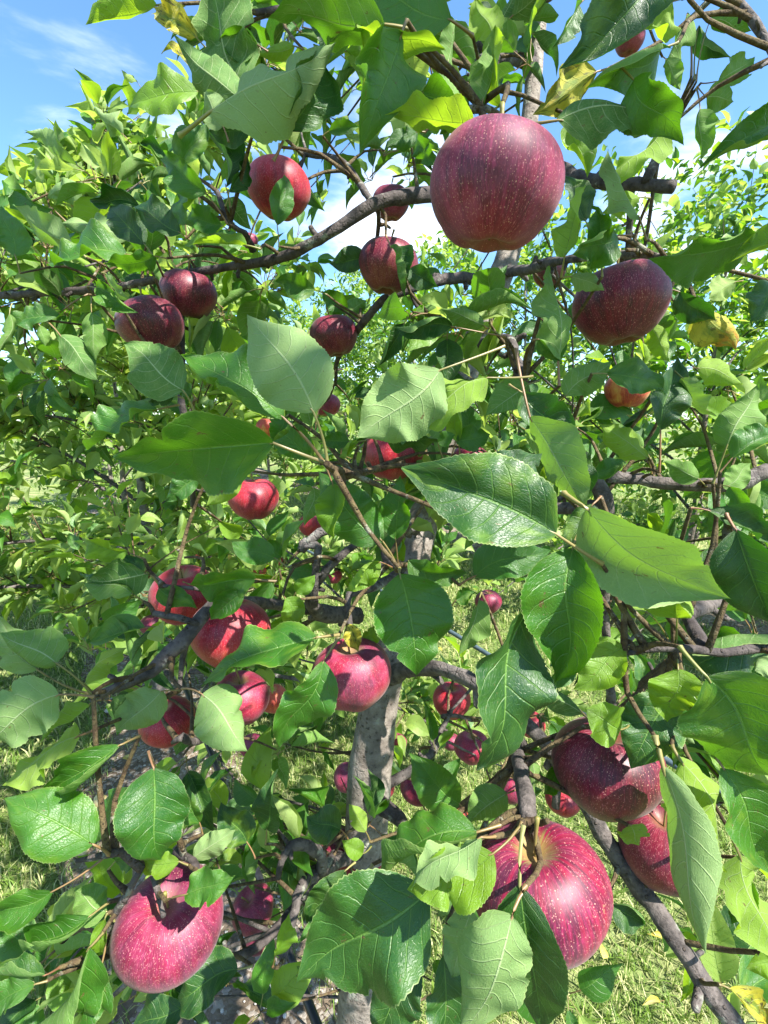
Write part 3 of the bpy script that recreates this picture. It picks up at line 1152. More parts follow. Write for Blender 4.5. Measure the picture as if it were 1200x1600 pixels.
for i, (a, b) in enumerate(fl_px):
    p = gnd(a, b)
    me = template_mesh('mid', i % 10, M['fallen'])
    o = link('fallen_leaf', me)
    dr = Vector((_rg.uniform(-1, 1), _rg.uniform(-1, 1), 0.1))
    up = Vector((_rg.uniform(-.5, .5), _rg.uniform(-.5, .5), 1))
    o.matrix_world = leaf_matrix(Vector((p.x, p.y, 0.05)), dr, up, _rg.uniform(0.035, 0.055))
    tag(o, 'small yellow fallen leaf lying in the grass', 'fallen leaf', 'yellow fallen leaves on the grass')
for i in range(70):
    s = _rg.uniform(1.5, 6)
    p = ROW1 + ACR * 3.7 + ROW * _rg.uniform(0, 7) + ACR * _rg.uniform(-1.1, 0.6)
    pr = proj(p)
    if not pr or not (600 < pr[0] < 1190 and 840 < pr[1] < 1100):
        continue
    o = link('fallen_leaf', template_mesh('low', i % 8, M['fallen']))
    o.matrix_world = leaf_matrix(Vector((p.x, p.y, 0.05)), Vector((_rg.uniform(-1, 1), _rg.uniform(-1, 1), 0.1)), Vector((_rg.uniform(-.5, .5), _rg.uniform(-.5, .5), 1)), 0.055)
    tag(o, 'tiny yellow fallen leaf scattered below the far tree row', 'fallen leaf', 'yellow fallen leaves below the far row')

# irrigation hoses and a support wire, all running along the rows
def hose(name, p, s0, s1, r, mat, label, sag=0.0, cat='hose'):
    pts = []
    n = 12
    for i in range(n + 1):
        s = s0 + (s1 - s0) * i / n
        q = p + ROW * s
        pts.append(Vector((q.x, q.y, q.z + 0.012 * math.sin(s * 1.9) - sag)))
    o, _, _ = tube(name, pts, [r] * len(pts), mat, None, 8, 0.25)
    tag(o, label, cat)


hose('drip_hose', gnd(358, 1250, 0.42), -2.0, 7.0, 0.009, M['hose'], 'black drip hose strung low along the nearest tree row')
hose('drip_hose', gnd(745, 1012, 0.45), -3.0, 7.0, 0.011, M['bluehose'], 'grey blue hose crossing the sunlit lane behind the middle leaves')
hose('drip_hose', gnd(1110, 935, 0.50), -3.0, 9.0, 0.014, M['hose'], 'black hose strung along the far tree row at the right')
_o, _, _ = tube('support_wire', [unp(486, 292, 0.95), unp(567, 200, 1.05), unp(700, 48, 1.2)], [0.0012] * 3, M['hose'], None, 5, 0.1)
tag(_o, 'thin dark support wire slanting up behind the upper branch', 'wire')


# ------------------------------------------------------------------ trees grown from a seed
def grow_tree(name, label, base, H, Rc, seed, nlimb, ntwig, nleaf, leaf_len, mats, trunk_r, n_single, group='apple trees of the orchard rows', lean=(0, 0), apples=0, apple_label='', apple_group='', prune=None, fine=True, far='mid', shoots=0, taper=0.5, cap=None):
    rg = random.Random(seed)
    root = thing(name, label, 'apple tree', base, group)
    trunk_pts, n = [], 6
    for i in range(n + 1):
        f = i / n
        trunk_pts.append(Vector((lean[0] * f * H + rg.uniform(-.03, .03) * f * H * .4, lean[1] * f * H + rg.uniform(-.03, .03) * f * H * .4, -0.03 + f * H * 0.92)))
    tr_r = [trunk_r * (1.15 - 0.95 * (i / n) ** 0.8) for i in range(n + 1)]
    tube('trunk', trunk_pts, tr_r, M['trunk'], root, 10 if fine else 7, 0.10, 0.06, seed)
    specs = []
    apl = []
    for li in range(nlimb):
        f = 0.09 + 0.89 * (li + rg.random() * .5) / nlimb
        h = f * H * 0.92
        i0 = min(n - 1, int(f * n))
        st = trunk_pts[i0].lerp(trunk_pts[i0 + 1], f * n - i0)
        az = li * 2.399 + rg.uniform(-.4, .4)
        L = Rc * (1.15 - taper * f) * rg.uniform(.8, 1.15)
        el = R(rg.uniform(12, 38) + 25 * f)
        dr = Vector((math.cos(az) * math.cos(el), math.sin(az) * math.cos(el), math.sin(el)))
        pts = [st]
        dd = dr.copy()
        for q in range(4):
            dd = (dd + Vector((rg.uniform(-.22, .22), rg.uniform(-.22, .22), rg.uniform(-.20, .06) - 0.05 * q + (0.25 if f > .85 else 0)))).normalized()
            nx = pts[-1] + dd * L / 4
            if cap:
                while crown_side(nx + Vector(base) + Vector((0, 0, .08))) and not keep_clear(nx + Vector(base)) and nx.z > .5:
                    nx.z -= 0.05
            pts.append(nx)
        r0 = tr_r[i0] * 0.45
        _, LP, LR = tube('branch', pts, [r0, r0 * .8, r0 * .6, r0 * .42, r0 * .22], M['bark'], root, 7 if fine else 5, 0.08, 0.10, seed + li, wob=0.2)
        tw_pts = []
        for ti in range(ntwig):
            g_ = 0.16 + 0.84 * (ti + rg.random()) / ntwig
            ii = min(len(LP) - 1, int(g_ * (len(LP) - 1)))
            p0 = LP[ii]
            out_ = Vector((p0.x, p0.y, 0)).normalized() if Vector((p0.x, p0.y, 0)).length > 1e-3 else Vector((1, 0, 0))
            td = (out_ * rg.uniform(.1, .8) + Vector((rg.uniform(-1, 1), rg.uniform(-1, 1), rg.uniform(-.5, 1.1)))).normalized()
            tl = rg.uniform(.08, .30) * (Rc / 1.2)
            if shoots and rg.random() < shoots and f > .45:
                td = (Vector((rg.uniform(-.35, .35), rg.uniform(-.35, .35), 1)) + out_ * .3).normalized()
                tl *= 1.35
            p1 = p0 + td * tl * .5
            p2 = p1 + (td + Vector((0, 0, rg.uniform(-.3, .3)))).normalized() * tl * .5
            tw_pts.append((p0, p1, p2))
            nl = max(3, int(nleaf * rg.uniform(.7, 1.3) * (0.6 + tl * 2.0)))
            for q in range(nl):
                ft = 0.15 + 0.85 * (q + .5) / nl
                p = p0.lerp(p1, ft * 2) if ft < .5 else p1.lerp(p2, ft * 2 - 1)
                a = q * 2.4 + rg.uniform(-.5, .5)
                o1 = td.orthogonal().normalized()
                o2 = td.cross(o1)
                sd = o1 * math.cos(a) + o2 * math.sin(a)
                ld = (td * rg.uniform(.15, 1.1) + sd * 1.0 + out_ * .35 + Vector((0, 0, rg.uniform(-.55, .45)))).normalized()
                up = (Vector((0, 0, 1)) + td * .4 + out_ * .3 + Vector((rg.uniform(-.6, .6), rg.uniform(-.6, .6), rg.uniform(-.3, .4)))).normalized()
                wp = p + ld * leaf_len * .28
                if (prune and prune(Vector(base) + wp)):
                    continue
                specs.append((wp, ld, up, leaf_len * rg.uniform(.62, 1.2)))
            if len(apl) < apples * 6 and rg.random() < .5:
                apl.append(p1 + Vector((rg.uniform(-.03, .03), rg.uniform(-.03, .03), -0.055)))
        # twigs of a limb
        for (a, b, c) in tw_pts:
            if cap and crown_side(c + Vector(base)):
                continue
            if fine:
                if prune and prune(Vector(base) + b):
                    continue
                tube('twig', [a, b, c], [0.0035, 0.0025, 0.0014], M['shoot'], root, 4, 0.09, 0, 0)
    # leaf data is local to the root: rank by world place
    w = Vector(base)
    wspecs = [(s[0] + w, s[1], s[2], s[3]) for s in specs]
    root.location = base
    bpy.context.view_layer.update
    a, b = put_leaves_local(root, w, wspecs, mats, n_single, seed, far)
    # apples: those nearest the viewer side and in view
    cand = []
    for p in apl:
        pr = proj(p + w)
        if pr and 0 < pr[0] < 1200 and 0 < pr[1] < 1600 and not (prune and prune(p + w)):
            cand.append(p + w)
    rg.shuffle(cand)
    cand.sort(key=lambda p: (p - EYE).length)
    cand = sorted(cand[:apples], key=lambda p: proj(p)[0])
    for ci, p in enumerate(cand):
        apple_at(p, rg.uniform(.066, .08), rg.choice(('apple', 'apple_bright', 'apple_bloom', 'apple_orange')), apple_label + (', ' + ORD[ci] + ' from the left' if len(cand) > 1 else ''), apple_group, (rg.uniform(-20, 20), rg.uniform(-20, 20)))
    return root


def put_leaves_local(root, w, wspecs, mats, n_single, seed, far):
    before = set(o.name for o in ())
    kids0 = len(root.children)
    r = put_leaves(root, wspecs, mats, n_single, seed, key_far=far)
    for ch in root.children:
        if ch.name.split('.')[0] == 'leaf':
            ch.matrix_local = Matrix.Translation(-w) @ ch.matrix_local
        elif ch.name.split('.')[0] == 'leaves':
            ch.location = -w
    return r


ORD = 'first second third fourth fifth sixth seventh eighth ninth tenth eleventh twelfth thirteenth fourteenth fifteenth sixteenth seventeenth eighteenth'.split()
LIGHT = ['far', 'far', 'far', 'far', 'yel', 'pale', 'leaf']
MIX = ['leaf', 'far', 'leaf', 'dark', 'yel']


def keep_clear(p):
    """the view into the tree is open: nothing grows right in front of the lens"""
    pr = proj(p)
    if pr is None:
        return False
    return pr[2] < 0.75 and -150 < pr[0] < 1350 and -150 < pr[1] < 1750


SKYLINE = ([-200, 0, 60, 130, 200, 260, 330, 360], [480, 330, 245, 205, 135, 95, 40, -60])


def crown_side(p):
    """the second tree leans away: its crown falls off towards the open lane on the left"""
    if keep_clear(p):
        return True
    pr = proj(p)
    if pr is None or pr[0] > 360:
        return False
    return pr[1] < float(np.interp(pr[0], *SKYLINE)) + 34 * math.sin(p.x * 17 + p.z * 11) + 12


# second tree of the near row: large, sunlit, on the left
t2 = ROW1 + ROW * 1.85 - ACR * 0.05
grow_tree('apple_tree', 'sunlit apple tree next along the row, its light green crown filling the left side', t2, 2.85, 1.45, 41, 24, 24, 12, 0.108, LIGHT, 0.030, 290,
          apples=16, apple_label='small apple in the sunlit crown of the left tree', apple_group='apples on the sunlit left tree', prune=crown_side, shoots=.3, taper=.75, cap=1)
for i, s in enumerate((3.9, 5.9, 7.9)):
    lab = ['third tree of the near row, seen past the left edge of the sunlit crown', 'fourth tree of the near row, mostly behind the left tree', 'fifth tree of the near row, far off at the left'][i]
    grow_tree('apple_tree', lab, ROW1 + ROW * s, 2.9, 1.35, 60 + i, 17, 18, 11, 0.095, LIGHT, 0.03, 0, fine=False, far='low', apples=3 if i == 0 else 0,
              apple_label='distant red apple on the third tree of the near row', apple_group='apples on the third tree')
labs2 = ['dark leaved tree at the right edge across the grass lane', 'tree across the lane behind the right hand branches', 'tree across the lane, seen in the gap right of the trunk',
         'tree of the far row directly behind the main trunk', 'tree of the far row left of the main trunk', 'tree of the far row, small and low, behind the left tree', 'last tree of the far row in view at the left']
for i, s in enumerate((-0.6, 1.1, 2.9, 4.8, 6.8, 8.9, 11.0)):
    grow_tree('apple_tree', labs2[i], ROWS[1] + ROW * s, (2.15, 2.75, 3.1, 3.2, 3.3, 3.2, 3.3)[i], 1.7 if i else 1.3, 80 + i, 25, 22, 12, 0.088, ['leaf', 'far', 'leaf', 'far', 'yel'], 0.035, 0, fine=False, far='low',
              apples=2 if i in (1, 2) else 0, apple_label=('tiny red apple on the tree behind the right hand branches' if i == 1 else 'tiny red apple on the lane tree right of the trunk'), apple_group='apples across the lane')


def far_mass(name, label, pts, n, size, hmax, seed, mats):
    rg = random.Random(seed)
    specs = []
    for i in range(n):
        c = rg.choice(pts)
        a, e = rg.uniform(0, 6.28), rg.uniform(-1, 1)
        rr = rg.random() ** .4
        p = Vector((c[0] + math.cos(a) * math.sqrt(1 - e * e) * rr * c[3], c[1] + math.sin(a) * math.sqrt(1 - e * e) * rr * c[3], c[2] + e * rr * c[4]))
        specs.append((p, Vector((rg.uniform(-1, 1), rg.uniform(-1, 1), rg.uniform(-.6, .4))), Vector((rg.uniform(-.6, .6), rg.uniform(-.6, .6), 1)), size * rg.uniform(.7, 1.3)))
    put_leaves(None, specs, mats, 0, seed, key_far='low')
    o = [x for x in bpy.data.objects if x.name.startswith('leaves') and x.parent is None][-1]
    o.name = name
    o['kind'] = 'stuff'
    o['label'] = label


pts = []
for s in range(-2, 16):
    for org in ROWS[2:3]:
        p = org + ROW * s * 2.0
        pts.append((p.x, p.y, 1.5 + 0.2 * math.sin(s * 1.7), 1.2, 1.35))
far_mass('orchard_foliage', 'third orchard row seen as one band of small leaves behind the far row', pts, 15000, 0.13, 3, 5, ['leaf', 'far'])
pts = []
_rg = random.Random(3)
for i in range(46):
    x = -75 + i * 3.4
    pts.append((x, 62 + _rg.uniform(-6, 6), 2.6, 3.4, _rg.uniform(3.2, 5.2)))
far_mass('treeline_foliage', 'distant line of rounded trees on the horizon', pts, 9000, 0.75, 3, 6, ['leaf', 'far'])

# ================================================================== the nearest apple tree
tree = thing('apple_tree', 'nearest apple tree, grey trunk rising through the middle, laden with big crimson apples', 'apple tree', (0, 0, 0), 'apple trees of the orchard rows')
NODES = []                                   # (point, radius) along the wood, for twigs to spring from


def limb(name, pts, w, mat, seed, sides=12, rough=0.11, wob=0.12, step=0.012):
    P = [unp(*p) for p in pts]
    if len(w) == 2:
        w = [w[0] + (w[1] - w[0]) * i / (len(P) - 1) for i in range(len(P))]
    rad = [w[i] / 2 * pts[i][2] / F * (0.88 if name == 'branch' else 0.95) for i in range(len(P))]
    V, Fc, UV, LP, LR = tube_data(P, rad, sides, step, rough * 1.3, seed, wob)
    rg = random.Random(seed * 7)
    acc = 0.0
    for i in range(2, len(LP) - 2):
        acc += (LP[i] - LP[i - 1]).length
        if acc > 0.028 and name == 'branch' and rg.random() < .35:
            acc = 0
            t = (LP[i + 1] - LP[i - 1]).normalized()
            o_ = t.orthogonal().normalized()
            an = rg.uniform(0, 6.28)
            o_ = (o_ * math.cos(an) + t.cross(o_) * math.sin(an)).normalized()
            r_ = LR[i]
            q1 = LP[i] + (o_ + t * .4) * r_ * rg.uniform(1.4, 2.2)
            q2 = q1 + (o_ + t * rg.uniform(-.3, .9)) * rg.uniform(.002, .007)
            v2, f2, u2, _, _ = tube_data([LP[i], q1, q2], [r_ * .6, r_ * .5, r_ * .42], 6, .004, .2, i)
            b_ = len(V)
            V += v2
            UV += u2
            Fc += [tuple(x + b_ for x in ff) for ff in f2]
    mk(name, V, Fc, M[mat], tree, UV)
    for i in range(0, len(LP)):
        NODES.append((LP[i], LR[i]))
    return LP, LR


# trunk, down to the ground
base = gnd(560, 1600, 0.3)
b0 = unp(575, 1280, .70)
LPt, _ = limb('trunk', [(545, 1950, .80), (566, 1560, .72), (574, 1270, .70), (588, 1130, .70), (612, 1010, .70), (648, 880, .71), (678, 740, .73), (728, 580, .76), (768, 470, .79), (798, 380, .82), (822, 230, .84), (836, 100, .86), (848, -20, .88), (860, -260, .95)],
              [86, 76, 71, 67, 56, 48, 45, 43, 42, 37, 29, 25, 22, 17], 'trunk', 1, 20, 0.035, 0.03, 0.02)
N_IN = len(NODES)
# limbs traced from the photograph, each at its own distance
limb('branch', [(822, 250, .84), (870, 262, .78), (905, 280, .72), (960, 286, .66), (1052, 292, .60)], [26, 22], 'darkbark', 2)
limb('branch', [(1008, 285, .62), (1030, 240, .62), (1050, 195, .63), (1070, 150, .64), (1086, 120, .65)], [15, 8], 'darkbark', 3, 8)
limb('branch', [(985, 290, .66), (984, 345, .68), (980, 420, .72)], [12, 10], 'darkbark', 4, 8)
limb('branch', [(790, 320, .82), (730, 305, .66), (668, 305, .58), (590, 316, .55), (545, 345, .55), (510, 366, .55), (440, 402, .58), (340, 420, .62), (270, 430, .66), (200, 446, .70), (100, 456, .76), (0, 462, .82)],
     [30, 27, 24, 22, 21, 19, 16, 14, 13, 13, 12, 11], 'darkbark', 5)
limb('branch', [(583, 320, .56), (560, 285, .60), (530, 250, .64), (474, 240, .68)], [15, 8], 'darkbark', 6, 8)
limb('branch', [(590, 318, .56), (592, 350, .60), (585, 400, .64)], [10, 7], 'darkbark', 7, 8)
limb('branch', [(478, 238, .68), (470, 262, .66)], [7, 5], 'darkbark', 8, 6)
limb('branch', [(775, 440, .80), (720, 434, .72), (680, 440, .68), (630, 455, .66), (600, 468, .66), (570, 500, .68), (555, 520, .72), (528, 560, .76), (524, 600, .85)], [20, 18, 17, 17, 16, 14, 12, 8, 6], 'darkbark', 9)
limb('branch', [(640, 450, .67), (650, 475, .66), (668, 492, .62), (700, 495, .55)], [9, 6], 'darkbark', 10, 7)
limb('branch', [(790, 425, .80), (830, 420, .70), (870, 408, .60), (930, 402, .52), (1000, 398, .46), (1060, 408, .44)], [18, 16, 14, 13, 11, 9], 'bark', 11)
limb('branch', [(745, 540, .77), (790, 530, .62), (805, 560, .55), (818, 600, .46), (860, 690, .48), (935, 745, .52)], [22, 20, 18, 14, 14, 18], 'darkbark', 12)
limb('branch', [(1200, 735, .50), (1150, 755, .50), (1100, 758, .50), (1040, 756, .51), (1000, 749, .52), (950, 744, .52)], [26, 22], 'bark', 13)
limb('branch', [(928, 740, .52), (942, 775, .52), (946, 800, .53), (935, 850, .55), (942, 900, .56), (945, 960, .58), (950, 1040, .60), (955, 1100, .60), (950, 1160, .62)], [24, 28, 30, 20, 18, 16, 15, 15, 16], 'bark', 14)
limb('branch', [(672, 780, .73), (760, 800, .64), (860, 795, .56), (935, 790, .53)], [26, 24, 22, 22], 'bark', 15)
limb('branch', [(600, 1062, .70), (640, 1045, .63), (700, 1048, .57), (760, 1078, .53), (810, 1120, .50), (850, 1160, .49), (900, 1230, .47), (955, 1325, .45), (1035, 1435, .42), (1095, 1530, .40), (1160, 1620, .38)],
     [34, 28, 26, 27, 27, 27, 27, 28, 30, 34, 42], 'bark', 16, 14)
limb('branch', [(332, 942, .44), (300, 985, .43), (265, 1020, .42), (235, 1050, .41), (190, 1072, .40), (146, 1086, .39)], [16, 24, 24, 21, 17, 13], 'bark', 17, 12, .14)
limb('branch', [(332, 942, .44), (390, 940, .52), (470, 950, .62), (560, 960, .70)], [16, 18, 20, 22], 'bark', 18)
limb('branch', [(310, 975, .43), (280, 966, .42), (240, 958, .42)], [12, 10], 'bark', 19, 8, .15)
limb('branch', [(330, 920, .44), (310, 920, .44), (255, 915, .43)], [9, 7], 'bark', 20, 8, .15)
limb('branch', [(560, 962, .66), (500, 958, .60), (485, 930, .56), (500, 905, .54), (525, 875, .53), (560, 848, .54), (600, 835, .57), (650, 820, .68)], [26, 24, 18, 16, 16, 15, 17, 22], 'bark', 21, 10, .13)
limb('branch', [(490, 945, .55), (492, 900, .53), (497, 855, .52), (475, 845, .52), (470, 855, .52)], [15, 13, 15, 13, 10], 'bark', 22, 9, .16)
limb('branch', [(470, 860, .52), (500, 832, .52), (540, 822, .53), (600, 826, .57), (650, 828, .69)], [14, 15, 14, 14, 20], 'bark', 23, 9, .12)
limb('branch', [(545, 1005, .50), (545, 960, .53), (546, 930, .55), (590, 915, .58), (640, 880, .70)], [12, 12, 13, 14, 14], 'bark', 24, 9, .16)
limb('branch', [(622, 890, .38), (612, 880, .42), (602, 870, .50), (606, 850, .55)], [10, 12, 14, 14], 'darkbark', 25, 9, .16)
limb('branch', [(605, 1225, .70), (640, 1205, .72), (672, 1180, .75), (690, 1140, .78), (705, 1110, .78)], [20, 16, 13, 11, 8], 'bark', 26, 9, .13)
limb('branch', [(690, 1120, .78), (712, 1118, .78), (735, 1125, .80)], [8, 6], 'bark', 27, 7)
limb('branch', [(575, 1240, .68), (600, 1260, .66), (625, 1280, .64), (640, 1298, .60)], [30, 28, 22, 14], 'darkbark', 28, 10, .2)
limb('branch', [(570, 1330, .69), (510, 1355, .60), (470, 1385, .54), (462, 1420, .52), (448, 1470, .50), (442, 1500, .48)], [24, 22, 19, 16, 14, 12], 'bark', 29, 10, .13)
limb('branch', [(500, 1362, .58), (503, 1340, .56), (480, 1322, .54), (455, 1322, .53), (440, 1345, .52), (435, 1372, .52)], [20, 20, 19, 17, 14, 10], 'bark', 30, 10, .14)
limb('branch', [(812, 1118, .50), (808, 1160, .42), (812, 1200, .36), (822, 1245, .32), (826, 1282, .30)], [18, 20, 22, 26, 24], 'bark', 31, 12, .14)
limb('branch', [(866, 1180, .48), (872, 1215, .48), (868, 1262, .48)], [16, 13], 'bark', 32, 9, .14)
limb('branch', [(1210, 1010, .34), (1130, 1020, .33), (1085, 1015, .32), (1050, 1012, .31), (1010, 1015, .31), (975, 1022, .31)], [22, 16, 15, 17, 11, 8], 'darkbark', 33, 10, .16)
limb('branch', [(1100, 1015, .33), (1085, 985, .35), (1070, 960, .38)], [24, 20, 16], 'darkbark', 34, 9, .14)
limb('branch', [(1075, 960, .38), (1130, 930, .46), (1145, 890, .55), (1140, 830, .60), (1150, 757, .50)], [22, 24, 22, 22, 20], 'bark', 35, 9)
limb('branch', [(950, 1160, .62), (985, 1125, .56), (1005, 1070, .50), (1060, 1020, .34)], [12, 14, 13, 10], 'darkbark', 36, 8, .16)
limb('branch', [(520, 1340, .60), (400, 1480, .50), (260, 1500, .42), (175, 1490, .38), (176, 1440, .36), (200, 1395, .345), (220, 1358, .34)], [16, 16, 16, 14, 14, 12, 10], 'darkbark', 37, 9, .14)
limb('branch', [(176, 1490, .38), (140, 1505, .36), (128, 1500, .345)], [12, 8], 'darkbark', 38, 8, .14)
limb('branch', [(220, 1358, .34), (190, 1332, .33), (168, 1335, .32), (120, 1345, .32)], [14, 16, 14, 7], 'darkbark', 39, 9, .16)
limb('branch', [(240, 1368, .35), (248, 1400, .345), (256, 1432, .34)], [12, 9], 'bark', 40, 9, .18)
limb('branch', [(275, 1330, .38), (300, 1345, .37), (306, 1360, .36)], [14, 16], 'darkbark', 41, 9, .2)
limb('branch', [(280, 1078, .42), (285, 1030, .44), (292, 1000, .43)], [9, 11], 'bark', 42, 8, .15)
limb('branch', [(270, 1160, .48), (285, 1152, .47), (300, 1160, .50), (330, 1150, .56)], [9, 14, 12, 12], 'bark', 43, 9, .15)
limb('branch', [(720, 1290, .62), (735, 1275, .58), (770, 1240, .54), (808, 1180, .42)], [8, 9, 10, 12], 'bark', 44, 8, .15)
limb('branch', [(285, 560, .62), (283, 600, .58), (284, 630, .56), (300, 720, .60)], [10, 12], 'darkbark', 45, 8, .1)
limb('branch', [(285, 460, .66), (284, 500, .64), (285, 560, .62)], [9, 10], 'darkbark', 46, 7, .1)
limb('branch', [(510, 725, .285), (530, 735, .33), (580, 735, .45), (690, 700, .74)], [12, 13, 14, 16], 'shoot', 47, 9, .08)
limb('branch', [(395, 390, .60), (382, 365, .56), (360, 350, .53), (340, 300, .55)], [14, 13, 10, 7], 'darkbark', 48, 8, .14)
limb('branch', [(400, 80, .70), (408, 130, .72), (395, 165, .74)], [12, 14], 'darkbark', 49, 7, .1)
limb('branch', [(836, 100, .86), (760, 90, .60), (745, 135, .42), (752, 170, .34)], [20, 14, 9, 8], 'darkbark', 50, 8, .12)
limb('branch', [(836, 90, .86), (700, 60, .70), (600, 20, .55), (480, 10, .50), (400, 20, .48)], [18, 16, 14, 12, 9], 'darkbark', 51, 8, .12)
limb('branch', [(848, 0, .88), (930, -60, .60), (1050, -50, .45), (1150, 0, .40), (1230, 120, .36)], [18, 16, 16, 14, 12], 'bark', 52, 8, .12)
limb('branch', [(728, 580, .76), (660, 600, .70), (640, 640, .66), (622, 680, .64)], [14, 9], 'bark', 53, 8, .12)
limb('branch', [(300, 640, .56), (300, 720, .60), (302, 790, .70)], [9, 10], 'darkbark', 54, 7, .1)

# added unseen limbs above the frame, carrying the leaves that shade the view
CR0 = len(NODES)
_top = LPt[-1]
for i in range(9):
    a_ = i * 0.72
    e_ = Vector((0.40 + 1.05 * math.cos(a_), 0.15 + 1.05 * math.sin(a_), 2.35 + 0.35 * (i % 3)))
    m_ = _top.lerp(e_, .5) + Vector((0, 0, .22))
    mp = proj(m_)
    ep = proj(e_)
    if (mp and -80 < mp[0] < 1280 and mp[1] > -90) or (ep and -80 < ep[0] < 1280 and ep[1] > -90):
        continue
    _, LP, LR = tube('branch', [_top, m_, e_], [.013, .009, .004], M['bark'], tree, 8, .05, .12, 200 + i, .2)
    NODES += list(zip(LP, LR))

